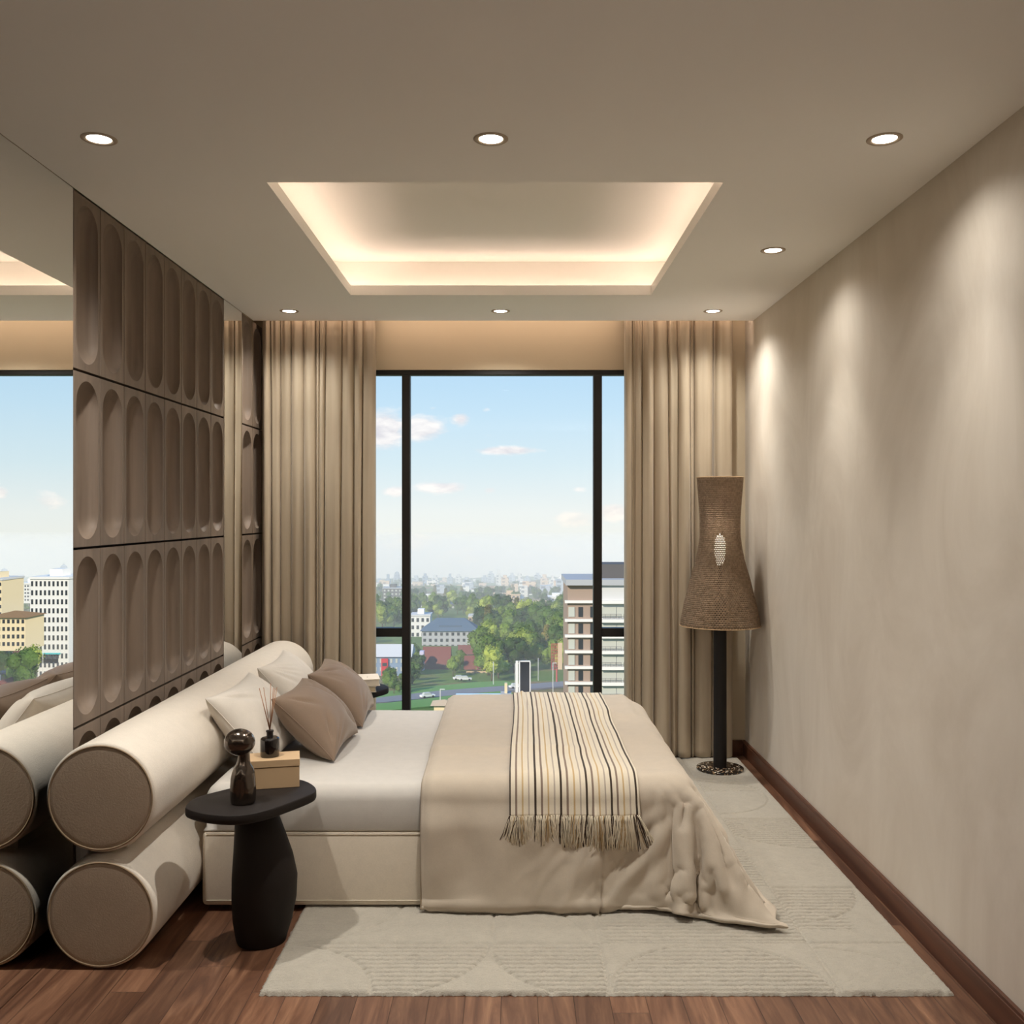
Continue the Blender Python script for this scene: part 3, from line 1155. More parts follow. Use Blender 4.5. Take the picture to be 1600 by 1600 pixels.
# ------------------------------------------------------------------ duvet: a sheet let fall over the bed by the cloth solver
def drape_cloth():
    """lets a flat sheet fall on the bed, the floor and the wedge of stuffing at the foot end; returns its points as a grid"""
    made = []

    def block(x0, x1, y0, y1, z0, z1, bev):
        bm = bmesh.new()
        bmesh.ops.create_cube(bm, size=1)
        for v in bm.verts:
            v.co = Vector((x0 + (v.co.x + .5) * (x1 - x0), y0 + (v.co.y + .5) * (y1 - y0), z0 + (v.co.z + .5) * (z1 - z0)))
        if bev:
            bmesh.ops.bevel(bm, geom=list(bm.edges), offset=bev, segments=5, profile=.5, affect='EDGES')
        me = bpy.data.meshes.new('fall_block')
        bm.to_mesh(me)
        bm.free()
        return me

    def collider(me):
        o = bpy.data.objects.new('fall_block', me)
        COL.objects.link(o)
        o.modifiers.new('c', 'COLLISION')
        o.collision.thickness_outer = .008
        o.collision.cloth_friction = 12
        made.append(o)

    collider(block(-1.24, .70, 3.80, 5.34, .0, .515, .06))
    collider(block(-3, 3, 1, 8, -.3, .014, 0))
    me = bpy.data.meshes.new('fall_wedge')
    me.from_pydata([(.60, 3.78, .0), (.97, 3.70, .0), (.68, 3.80, .47), (.55, 3.82, .5), (.55, 5.5, .0), (.93, 5.5, .0), (.66, 5.5, .47), (.55, 5.5, .5)], [],
                   [(0, 1, 2, 3), (7, 6, 5, 4), (0, 4, 5, 1), (1, 5, 6, 2), (2, 6, 7, 3), (3, 7, 4, 0)])
    bm = bmesh.new()
    bm.from_mesh(me)
    bmesh.ops.recalc_face_normals(bm, faces=bm.faces)
    bm.to_mesh(me)
    bm.free()
    collider(me)
    d = .02
    x0, x1 = -.365, .70 + .53
    yfar, ynear = 5.42, 3.80 - .505
    nx, ny = int(round((x1 - x0) / d)) + 1, int(round((yfar - ynear) / d)) + 1
    X, Y = np.linspace(x0, x1, nx), np.linspace(yfar, ynear, ny)
    vs = []
    for x in X:
        for y in Y:
            t = max(0, (x - .2) / (x1 - .2))
            q = max(0, min(1, (4.6 - y) / 1.3))
            vs.append((x + t * .09 * q, y + t * t * .10 * q, .545 + .004 * noise.noise(Vector((x * 5, y * 5, 0)))))
    idx = np.arange(nx * ny).reshape(nx, ny)
    fs = [(int(idx[i, j]), int(idx[i + 1, j]), int(idx[i + 1, j + 1]), int(idx[i, j + 1])) for i in range(nx - 1) for j in range(ny - 1)]
    me = bpy.data.meshes.new('falling_sheet')
    me.from_pydata(vs, [], fs)
    o = bpy.data.objects.new('falling_sheet', me)
    COL.objects.link(o)
    made.append(o)
    vg = o.vertex_groups.new(name='pin')
    vg.add([int(idx[i, j]) for i in range(nx) for j in range(ny) if (X[i] < .2 and Y[j] > 4.2) or (X[i] < .62 and Y[j] > 4.9)], 1.0, 'REPLACE')
    # the near foot corner of the sheet is pulled outward over the floor
    cor = [int(idx[i, j]) for i in range(nx - 2, nx) for j in range(ny - 2, ny)]
    vg.add(cor, 1.0, 'REPLACE')
    o.shape_key_add(name='Basis')
    pull = o.shape_key_add(name='pull')
    c0 = Vector(vs[int(idx[nx - 1, ny - 1])])
    for vi in cor:
        w = Vector((1.055, 3.585, .0)) + (Vector(vs[vi]) - c0) * .9
        pull.data[vi].co = (w.x, w.y, .03)
    pull.value = 0
    pull.keyframe_insert('value', frame=1)
    pull.value = 1
    pull.keyframe_insert('value', frame=30)
    m = o.modifiers.new('cloth', 'CLOTH')
    q = m.settings
    q.quality = 7
    q.mass = .3
    q.air_damping = 1.0
    q.tension_stiffness = q.compression_stiffness = 25
    q.shear_stiffness = 12
    q.bending_stiffness = .7
    q.tension_damping = q.compression_damping = q.shear_damping = 8
    q.bending_damping = .8
    q.vertex_group_mass = 'pin'
    k = m.collision_settings
    k.use_collision = True
    k.distance_min = .006
    k.use_self_collision = False
    k.collision_quality = 2
    last = 75
    SC.frame_start, SC.frame_end = 1, last
    m.point_cache.frame_end = last
    for f in range(1, last + 1):
        SC.frame_set(f)
    ev = o.evaluated_get(bpy.context.evaluated_depsgraph_get())
    em = ev.to_mesh()
    P = np.zeros(len(em.vertices) * 3, dtype=np.float32)
    em.vertices.foreach_get('co', P)
    ev.to_mesh_clear()
    for c in made:
        bpy.data.objects.remove(c, do_unlink=True)
    SC.frame_set(1)
    return P.reshape(nx, ny, 3).astype(float)


def sm(a, b, x):
    t = max(0.0, min(1.0, (x - a) / (b - a)))
    return t * t * (3 - 2 * t)


def catmull(P, k):
    """smooth upsampling of a grid by factor k along axis 0"""
    n = P.shape[0]
    pad = np.concatenate([2 * P[:1] - P[1:2], P, 2 * P[-1:] - P[-2:-1]], 0)
    out = []
    for s in range(k):
        t = s / k
        p0, p1, p2, p3 = pad[0:n - 1], pad[1:n], pad[2:n + 1], pad[3:n + 2]
        out.append(.5 * (2 * p1 + (p2 - p0) * t + (2 * p0 - 5 * p1 + 4 * p2 - p3) * t * t + (3 * p1 - p0 - 3 * p2 + p3) * t ** 3))
    r = np.stack(out, 1).reshape(-1, *P.shape[1:])
    return np.concatenate([r, P[-1:]], 0)


def grid_normals(P):
    a = np.gradient(P, axis=0)
    b = np.gradient(P, axis=1)
    n = np.cross(b, a)
    n /= np.maximum(np.linalg.norm(n, axis=2, keepdims=True), 1e-9)
    return n


NEAR_EDGE = 3.80
FLAP = .322


def build_duvet():
    P = drape_cloth()
    # the pulled corner ends in a plain soft point
    ni, nj, _ = P.shape
    I, J = np.meshgrid(np.arange(ni), np.arange(nj), indexing='ij')
    wgt = np.clip(1.25 - np.hypot(ni - 1 - I, nj - 1 - J) / 15.0, 0, 1)[..., None]
    for _ in range(40):
        Q = np.pad(P, ((1, 1), (1, 1), (0, 0)), mode='edge')
        A = (Q[:-2, 1:-1] + Q[2:, 1:-1] + Q[1:-1, :-2] + Q[1:-1, 2:]) / 4
        P = np.where(np.maximum(I == ni - 1, J == nj - 1)[..., None], P + (A - P) * wgt * .35, P + (A - P) * wgt)
    for _ in range(6):             # even out the hem that rests on the rug
        P[1:-1, -4:] = (P[:-2, -4:] + 2 * P[1:-1, -4:] + P[2:, -4:]) / 4
    P = catmull(P, 2)
    P = catmull(P.transpose(1, 0, 2), 2).transpose(1, 0, 2)
    N = grid_normals(P)
    if N[20, 20, 2] < 0:
        N = -N
    nx, ny, _ = P.shape
    out = P.copy()
    for i in range(nx):
        for j in range(ny):
            x, y, z = P[i, j]
            mx = -.365 + .01 * i            # cloth coordinates
            b = NEAR_EDGE - (5.42 - .01 * j)
            a = mx - .68
            h = .007 * noise.noise(Vector((mx * 3.0, j * .03, 3.1))) + .0035 * noise.noise(Vector((mx * 9, j * .09, 1.7)))
            if b > 0:
                hang = sm(.02, .18, b) * (1 - .5 * sm(.45, .58, b))
                # folds fanning out of the top corner of the foot end
                dx = .66 - x
                th = math.atan2(.56 - z, dx + .10)
                if dx > -.08:
                    fan = 0.0
                    for (t0, wd, am) in ((.36, .05, .8), (.50, .05, -.8), (.64, .055, 1.1), (.78, .05, -1.0), (.92, .055, 1.1), (1.06, .05, -.7)):
                        fan += am * math.exp(-((th - t0) / wd) ** 2)
                    h += hang * fan * .009 * sm(.02, .2, b) * sm(-.02, .12, dx) * math.exp(-max(0, dx - .30) / .16)
                # slack billows on the flat part
                h += hang * (1 - sm(.3, .5, x)) * (.0075 * math.sin(x * 17 + b * 4.5 + 1.2) + .0055 * math.sin(x * 31 - b * 9)) * (.35 + 1.3 * b)
                # short creases running down to the left
                w = noise.noise(Vector((x * 9 + b * 6, x * 2.5 - b * 2.5, 4.4)))
                h += hang * .006 * max(0, .25 - abs(w)) / .25 * sm(.1, .3, b) * sm(-.1, .3, x) * (1 - sm(.55, .7, x))
                # the turned-over layer ends in a vertical edge
                if mx < FLAP:
                    h += .020 * sm(.05, .16, b)
            if a > .05:
                w = noise.noise(Vector((a * 8, y * 5, 7.7)))
                h += sm(.05, .2, a) * (.012 * math.sin(y * 19 + a * 4) * (1 - sm(-.3, 0, b)) + .004 * max(0, .3 - abs(w)) / .3)
            out[i, j] = P[i, j] + N[i, j] * h
            out[i, j, 0] += .010
            if b > 0 and mx < FLAP:
                out[i, j, 2] += .004 * sm(.40, .50, b)
            # soft rolled left edge
            k = 1 - sm(0, .035, mx + .365)
            out[i, j] -= N[i, j] * .018 * k
    out[..., 2] = np.maximum(out[..., 2], .0215)
    o = grid_mesh('duvet', out, M['duvet'])
    md = o.modifiers.new('thickness', 'SOLIDIFY')
    md.thickness = .016
    md.offset = 1 if grid_dir(o) else -1
    tag(o, 'beige linen duvet spread over the foot half of the bed and spilling onto the rug', 'duvet')
    e = MB()
    e.tube([tuple(out[0, j] + N[0, j] * .006 + np.array([-.004, 0, 0])) for j in range(8, ny, 2)], .0038, 6)
    e.build('corded_edge', M['piping'], o, smooth=True)
    return out, N


def grid_dir(o):
    """True when the mesh faces of the top point up"""
    me = o.data
    s = sum(p.normal.z for p in me.polygons[2000:2400])
    return s > 0


DUV, DUV_N = build_duvet()


def on_duvet(mx, my):
    """cloth coordinates (metres along x, metres down from the far edge) -> point, normal"""
    fi = min(max((mx + .365) / .01, 0), DUV.shape[0] - 1.001)
    fj = min(max((5.42 - my) / .01, 0), DUV.shape[1] - 1.001)
    i, j = int(fi), int(fj)
    u, v = fi - i, fj - j
    def bl(A):
        return A[i, j] * (1 - u) * (1 - v) + A[i + 1, j] * u * (1 - v) + A[i, j + 1] * (1 - u) * v + A[i + 1, j + 1] * u * v
    return bl(DUV), bl(DUV_N)


# ------------------------------------------------------------------ striped throw
def build_throw():
    x0, x1 = -.010, .486
    us = np.linspace(0, x1 - x0, 84)
    vs = np.arange(0, 1.72, .010)
    P = np.zeros((len(us), len(vs), 3))
    UV = np.zeros((len(us), len(vs), 2))
    for i, u in enumerate(us):
        for j, v in enumerate(vs):
            my = 5.405 - v * (1 + .012 * max(0, u - .3))
            mx = x0 + u + .010 * math.sin(v * 2.6 + .6) + (.012 * sm(.5, 1.3, v) * (1 - abs(2 * u / .49 - 1)))
            p, n = on_duvet(mx, my)
            b = NEAR_EDGE - my
            # average the normal so the blanket bridges the small folds below it
            q, n2 = on_duvet(mx, my + .05)
            r, n3 = on_duvet(mx + .03, my)
            nn = n + n2 + n3
            nn /= max(np.linalg.norm(nn), 1e-6)
            w = noise.noise(Vector((u * 8, v * 3, 5.5)))
            h = .026 + .004 * w + .003 * math.sin(u * 62) * sm(1.3, 1.6, v)
            if mx + .02 > FLAP:
                h += .022 * sm(.05, .16, b) * (1 - sm(FLAP + .14, FLAP + .18, mx))
            h += .010 * math.exp(-((u - (.05 + .06 * v)) / .007) ** 2) * (1 - sm(.35, .7, v))
            if j == 0:
                h -= .006
            P[i, j] = p + nn * h
            UV[i, j] = (u, v)
    o = grid_mesh('throw_blanket', P, M['throw'], uv=UV)
    md = o.modifiers.new('thickness', 'SOLIDIFY')
    md.thickness = .005
    md.offset = -1
    tag(o, 'cream fringed throw with dark brown and tan stripes laid across the duvet', 'blanket')
    rng = random.Random(5)
    b = MB()
    N = 300
    for k in range(N):
        u = (x1 - x0) * (k + .5) / N
        i = int(u / (x1 - x0) * (len(us) - 1))
        p = Vector(P[i, -1])
        ph = ((u + .003) / .0965) % 1.0
        mi = 1 if ph < .085 else (2 if .5 < ph < .56 else 0)
        if mi == 0 and rng.random() < .10:
            mi = 1 if rng.random() < .35 else 2
        L = .125 + rng.uniform(-.012, .012) + .02 * max(0, u / .488 - .5)
        lean = rng.gauss(0, .012) + (.05 * math.exp(-((x1 - u) / .02)) - .04 * math.exp(-(u / .015)))
        bow = rng.uniform(-.004, .004)
        pts = []
        for q in range(7):
            s = q / 6
            pts.append((p.x + rng.uniform(-.0012, .0012) + lean * s + bow * math.sin(PI * s), p.y - .004 - .006 * math.sin(PI * s) - .003 * rng.random() + .010 * s, p.z + .006 - L * s))
        r = rng.uniform(.0011, .0019)
        b.tube(pts, [r, r, r * 1.1, r * .9, r * 1.1, r, r * .8], 5, mi)
    f = b.build('fringe', [M['fringe'], M['fringe_dk'], M['fringe_tan']], o, smooth=True)
    f['kind'] = 'stuff'


build_throw()


# ------------------------------------------------------------------ pillows
def pillow(name, label, cat, m, w, h, T, origin, lean, yaw=0.0, roll=0.0, seed=1, group=None, crease=0.0, sag=0.0, flange=0.0):
    """cushion: w along y, h up the leaning face; origin = middle of its bottom edge"""
    n = 56
    rng = random.Random(seed)
    folds = [(rng.choice([-1, 1]), rng.choice([-1, 1]), rng.uniform(.3, 1.25), rng.uniform(.05, .10), rng.uniform(.5, 1.0)) for _ in range(16)]
    tt = np.linspace(-1, 1, n)
    tt = np.sign(tt) * (1 - (1 - np.abs(tt)) ** 1.35)
    mats = []
    bmv, fcs = [], []
    def pt(u, v, side):
        cu, cv = abs(u), abs(v)
        ku = 1 - .085 * (1 - v * v) ** 1.0
        kv = 1 - .10 * (1 - u * u) ** 1.0
        y = w / 2 * u * ku
        z = h / 2 * v * kv
        e = max(0.0, (1 - cu ** 2.2)) * max(0.0, (1 - cv ** 2.2))
        th = T / 2 * e ** .46
        # fan creases from the corners
        cr = 0.0
        for (sx, sz, ang, wd, am) in folds:
            dx, dz = (1 - sx * u), (1 - sz * v)
            rr = math.hypot(dx, dz)
            aa = math.atan2(dz, dx)
            cr += am * math.exp(-((aa - ang) / wd) ** 2) * math.exp(-((rr - .55) / .35) ** 2)
        th -= side * 0 + .010 * cr * min(1, e * 4)
        th += .006 * noise.noise(Vector((u * 2 + seed, v * 2, side * 3))) * e
        if crease:
            # a long soft line crossing the front face
            dd = u * .85 + v * .25 - .18
            th -= crease * (math.exp(-(dd / .025) ** 2) + .6 * math.exp(-((dd - .09) / .02) ** 2)) * e * (.5 + .5 * math.cos(v * 1.8))
        return (side * th, y, z)
    vid = {}
    vs = []
    for side in (1, -1):
        for i, u in enumerate(tt):
            for j, v in enumerate(tt):
                edge = i in (0, n - 1) or j in (0, n - 1)
                key = (0 if edge else side, i, j)
                if key not in vid:
                    vid[key] = len(vs)
                    vs.append(pt(u, v, side))
    for side in (1, -1):
        for i in range(n - 1):
            for j in range(n - 1):
                q = []
                for (a, c) in ((i, j), (i + 1, j), (i + 1, j + 1), (i, j + 1)):
                    edge = a in (0, n - 1) or c in (0, n - 1)
                    q.append(vid[(0 if edge else side, a, c)])
                fcs.append(tuple(q) if side == 1 else tuple(q[::-1]))
    b = MB()
    b.add(vs, fcs)
    o = b.build(name, m, None, smooth=True)
    # seam cord round the edge
    ring = []
    for i in range(0, n):
        ring.append(vs[vid[(0, i, 0)]])
    for j in range(1, n):
        ring.append(vs[vid[(0, n - 1, j)]])
    for i in range(n - 2, -1, -1):
        ring.append(vs[vid[(0, i, n - 1)]])
    for j in range(n - 2, 0, -1):
        ring.append(vs[vid[(0, 0, j)]])
    MB().tube(ring, .0022, 6, closed=True).build('seam', m, o, smooth=True)
    R = Matrix.Rotation(yaw, 4, 'Z') @ Matrix.Rotation(-lean, 4, 'Y') @ Matrix.Rotation(roll, 4, 'X')
    o.matrix_world = Matrix.Translation(origin) @ R @ Matrix.Translation((0, 0, h / 2))
    tag(o, label, cat, group)
    return o


pillow('bed_pillow', 'large white pillow leaning on the bolster at the near side, behind the near taupe cushion', 'pillow', M['pillow_w'],
       .66, .40, .22, (-1.02, 4.33, .505), math.radians(40), 0.0, 0.0, 3)
pillow('bed_pillow', 'large white pillow leaning on the bolster at the window side, behind the far taupe cushion', 'pillow', M['pillow_w'],
       .62, .41, .21, (-1.0, 5.00, .505), math.radians(38), math.radians(2), 0.0, 8)
pillow('cushion', 'taupe cushion in front of the near white pillow, closest to the reed diffuser', 'cushion', M['pillow_t'],
       .53, .375, .22, (-.757, 4.39, .522), math.radians(46), math.radians(-2), 0.0, 5, crease=.010)
pillow('cushion', 'taupe cushion in front of the far white pillow, closest to the window', 'cushion', M['pillow_t'],
       .52, .375, .21, (-.752, 5.03, .522), math.radians(46), math.radians(2), 0.0, 6, crease=.009)


# ------------------------------------------------------------------ side tables
def table_outline():
    pix = [(288.7, 1258.7), (300, 1247), (325, 1240), (357, 1232), (390, 1224), (425, 1218), (452, 1216), (468, 1217), (482, 1221), (494, 1229), (494.5, 1236), (484, 1242),
           (458, 1252), (425, 1264), (387, 1273.5), (350, 1275), (318, 1271.5), (300, 1267), (290, 1263)]
    zt = .55
    pts = []
    for px, py in pix:
        D = (EYE - zt) * F / (py - 800)
        pts.append(((px - 800) * D / F, D))
    # close the loop with a smooth spline
    n = len(pts)
    out = []
    for i in range(n):
        p0, p1, p2, p3 = [Vector((*pts[(i + k) % n], 0)) for k in (-1, 0, 1, 2)]
        for s in range(5):
            t = s / 5
            q = .5 * ((2 * p1) + (-p0 + p2) * t + (2 * p0 - 5 * p1 + 4 * p2 - p3) * t * t + (-p0 + 3 * p1 - 3 * p2 + p3) * t ** 3)
            out.append((q.x, q.y))
    # relax
    for _ in range(10):
        out = [((out[i - 1][0] + 2 * out[i][0] + out[(i + 1) % len(out)][0]) / 4, (out[i - 1][1] + 2 * out[i][1] + out[(i + 1) % len(out)][1]) / 4) for i in range(len(out))]
    return out


TCX, TCY = -.93, 3.55
OUT = [(x - TCX, y - TCY) for x, y in table_outline()]
tb = thing('side_table', 'black pebble-topped side table at the near side of the bed, holding the sculpture', 'side table', (TCX, TCY, 0), 'black side tables on both sides of the bed')
b = MB()
n = len(OUT)
lev = [(.966, .515), (.985, .517), (.998, .523), (1.0, .532), (.998, .542), (.990, .548), (.975, .550)]
vs, fs = [], []
for k, z in lev:
    vs += [(x * k, y * k, z) for x, y in OUT]
for k in range(len(lev) - 1):
    fs += [(k * n + i, k * n + (i + 1) % n, (k + 1) * n + (i + 1) % n, (k + 1) * n + i) for i in range(n)]
fs.append(tuple(range(n))[::-1])
fs.append(tuple((len(lev) - 1) * n + i for i in range(n)))
b.add(vs, fs)
b.build('table_top', M['table'], tb, angle=40)
# asymmetric pear-shaped foot: near-vertical left side, right side swelling low down
b = MB()
prof = [(0.0, .088, .0), (.02, .094, .0), (.08, .108, .004), (.16, .118, .010), (.24, .119, .012), (.32, .108, .006), (.40, .092, -.006), (.47, .078, -.018), (.512, .070, -.026), (.516, .070, -.026)]
vs, fs = [], []
N = 48
zs = np.linspace(0, .516, 40)
for z in zs:
    r = np.interp(z, [p[0] for p in prof], [p[1] for p in prof])
    c = np.interp(z, [p[0] for p in prof], [p[2] for p in prof])
    for i in range(N):
        a = 2 * PI * i / N
        vs.append((c + r * math.cos(a), .015 + r * .95 * math.sin(a), z))
for k in range(len(zs) - 1):
    for i in range(N):
        fs.append((k * N + i, k * N + (i + 1) % N, (k + 1) * N + (i + 1) % N, (k + 1) * N + i))
fs.append(tuple(range(N))[::-1])
fs.append(tuple((len(zs) - 1) * N + i for i in range(N)))
b.add(vs, fs)
b.build('pedestal', M['table'], tb, angle=60)
t2 = dup(tb, (-.93, 5.66, 0), 'black side table at the window side of the bed, carrying the two books')

# box
bx = thing('keepsake_box', 'tan leather lidded box on the near side table, under the reed diffuser', 'box', (-.915, 3.668, .5505), rotz=math.radians(13))
MB().box(-.100, .100, -.062, .062, 0, .078).build('box_body', M['box'], bx, bevel=.0015)
MB().box(-.1015, .1015, -.0635, .0635, .0795, .107).build('box_lid', M['box'], bx, bevel=.002)

# reed diffuser
rd = thing('reed_diffuser', 'black glass reed diffuser with thin rattan sticks on top of the tan box', 'diffuser', (-.925, 3.668, .6578))
MB().lathe([(.030, 0), (.0345, .0015), (.036, .006), (.036, .064), (.034, .070), (.028, .073), (.0135, .0745)], n=40).build('bottle', M['bottle'], rd, angle=50)
MB().lathe([(.0125, .0745), (.0125, .092), (.0145, .0925), (.0145, .098), (.010, .0985)], n=32).build('collar', M['cap'], rd, angle=50)
rr = random.Random(2)
tips = [(-.044, .165), (-.037, .168), (-.026, .169), (-.022, .169), (.002, .185), (.022, .168), (.028, .172), (.010, .166)]
for i, (tx, tz) in enumerate(tips):
    MB().tube([(-tx * .08, rr.uniform(-.003, .003), .085), (tx, rr.uniform(-.015, .015), .095 + tz * .98)], .0013, 6).build('reed', M['reed'], rd, smooth=True)


# sculpture: a head thrown back on a long neck, body wrapped in folded arms
def build_sculpture():
    t = thing('sculpture', 'glossy dark metal sculpture of an abstract figure with its head tilted back', 'sculpture', (-.962, 3.435, .5505))
    NV = 56
    prof = [(0, .040, .040, 0), (.006, .044, .042, 0), (.03, .0455, .043, 0), (.06, .0455, .043, 0), (.09, .043, .041, .000), (.110, .040, .038, .001), (.125, .034, .033, .001),
            (.138, .026, .027, .001), (.150, .0225, .023, .002), (.165, .0205, .021, .003), (.18, .0205, .021, .002), (.20, .021, .022, .000)]
    zs = np.linspace(0, .20, 60)
    P = np.zeros((NV, len(zs) + 1, 3))
    for j, z in enumerate(zs):
        rx = np.interp(z, [p[0] for p in prof], [p[1] for p in prof])
        ry = np.interp(z, [p[0] for p in prof], [p[2] for p in prof])
        c = np.interp(z, [p[0] for p in prof], [p[3] for p in prof])
        for i in range(NV):
            a = 2 * PI * i / NV
            # folded arms: two ridges running down the front, meeting low
            k = 1.0
            for (aa, w) in ((-PI / 2 + .62 - z * 2.5, .26), (-PI / 2 - .62 + z * 2.5, .26)):
                dd = (a - aa + PI) % (2 * PI) - PI
                k += .13 * math.exp(-(dd / w) ** 2) * sm(.015, .05, z) * (1 - sm(.105, .135, z))
            dd = (a + PI / 2 + PI) % (2 * PI) - PI
            k -= .10 * math.exp(-(dd / .2) ** 2) * sm(.02, .05, z) * (1 - sm(.10, .13, z))
            P[i, j + 1] = (c + rx * k * math.cos(a), ry * k * math.sin(a), z)
    P[:, 0] = (0, 0, 0)
    grid_mesh('body', P, M['chrome'], t, closed_u=True)
    # head
    hc = Vector((-.012, -.002, .217))
    n1, n2 = 64, 48
    P = np.zeros((n1, n2, 3))
    ax = Vector((.80, -.10, .40)).normalized()   # the face looks up to the right
    for i in range(n1):
        for j in range(n2):
            a = 2 * PI * i / n1
            ph = PI * j / (n2 - 1)
            d = Vector((math.sin(ph) * math.cos(a), math.sin(ph) * math.sin(a), math.cos(ph)))
            r = Vector((.0545 * d.x, .046 * d.y, .0475 * d.z))
            # nose and lips as soft bumps along the face axis
            for (dirv, am, wd) in ((Vector((.72, -.25, .66)), .009, .13), (Vector((.90, -.25, .36)), .005, .10), (Vector((.97, -.2, .16)), .004, .09)):
                c = d.angle(dirv.normalized())
                r += d * am * math.exp(-(c / wd) ** 2)
            P[i, j] = (hc.x + r.x, hc.y + r.y, hc.z + r.z)
    grid_mesh('head', P, M['chrome'], t, closed_u=True)


build_sculpture()


# far books
def book(name, label, x, y, z, w, d, h, rot, marks=False):
    t = thing(name, label, 'book', (x, y, z), 'cream books stacked on the far side table', rot)
    c = .004
    b = MB()
    b.box(-w / 2, w / 2, -d / 2, d / 2, 0, c)
    b.box(-w / 2, w / 2, -d / 2, d / 2, h - c, h)
    b.box(-w / 2, -w / 2 + c, -d / 2, d / 2, c, h - c)
    b.build('cover', M['cover'], t, bevel=.001)
    MB().box(-w / 2 + c, w / 2 - .006, -d / 2 + .006, d / 2 - .006, c, h - c).build('page_block', M['pages'] if not marks else M['cover'], t)
    if marks:
        rr = random.Random(4)
        for i in range(3):
            xx = -.02 + i * .035
            MB().box(xx, xx + rr.uniform(.006, .012), -.02, -.012, h, h + .0006).build('cover_mark', M['ink'], t)
    return t


book('book', 'lower cream book with its page edges towards the bed, flat on the far side table', -.905, 5.60, .5505, .22, .17, .036, math.radians(10))
book('book', 'upper thick cream book with small dark marks on its cover, top of the far stack', -.90, 5.605, .587, .245, .19, .040, math.radians(12), True)


# ------------------------------------------------------------------ floor lamp
def build_lamp():
    t = thing('floor_lamp', 'floor lamp with black pole, speckled base and tall flared woven shade in the window corner', 'floor lamp', (1.272, 5.87, .0165))
    MB().lathe([(.138, 0), (.142, .003), (.142, .013), (.138, .016), (.04, .0165)], n=64).build('base', M['terrazzo'], t, angle=40)
    MB().lathe([(.0405, .0163), (.0395, .9), (.036, 1.05), (.012, 1.06), (.012, 1.25)], n=40).build('pole', M['pole'], t, angle=50)
    MB().lathe([(.001, 1.24), (.016, 1.25), (.026, 1.28), (.033, 1.32), (.034, 1.37), (.026, 1.42), (.001, 1.44)], n=24, cap=False).build('bulb', M['bulb'], t, smooth=True)
    z0 = .0165
    prof = [(746, 36.5), (760, 35.6), (786, 33.4), (812, 31.9), (835, 31.8), (855, 34.2), (872, 37.6), (890, 42.5), (906, 47.2), (925, 51.8), (941, 56), (960, 60), (972, 62.3), (977, 63)]
    zs = [EYE - (p[0] - 800) * 5.87 / F - z0 for p in prof]
    rs = [p[1] * 5.87 / F * .985 for p in prof]
    nz, nu = 70, 96
    zz = np.linspace(zs[-1], zs[0], nz)
    P = np.zeros((nu + 1, nz, 3))
    UV = np.zeros((nu + 1, nz, 2))
    for j, z in enumerate(zz):
        r = np.interp(z, zs[::-1], rs[::-1])
        for i in range(nu + 1):
            a = 2 * PI * i / nu
            P[i, j] = (r * math.cos(a), r * math.sin(a), z)
            UV[i, j] = (i / nu, j / (nz - 1))
    o = grid_mesh('lamp_shade', P, M['weave'], t, uv=UV)
    md = o.modifiers.new('thickness', 'SOLIDIFY')
    md.thickness = .002
    for z, r in ((zs[-1], rs[-1]), (zs[0], rs[0])):
        ring = [(r * math.cos(2 * PI * i / 96), r * math.sin(2 * PI * i / 96), z) for i in range(96)]
        MB().tube(ring, .003, 6, closed=True).build('shade_rim', M['box'], o, smooth=True)
    sp = MB()
    for k in range(3):
        a = 2 * PI * k / 3 + .4
        sp.tube([(.01 * math.cos(a), .01 * math.sin(a), 1.20), (.124 * math.cos(a), .124 * math.sin(a), 1.27)], .002, 6)
    sp.build('shade_spider', M['pole'], t)
    l = bpy.data.lights.new('lamp_light', 'POINT')
    l.energy = 2.2
    l.color = WARM
    l.shadow_soft_size = .04
    lo = bpy.data.objects.new('lamp_light', l)
    COL.objects.link(lo)
    lo.parent = t
    lo.location = (0, 0, 1.50)


build_lamp()


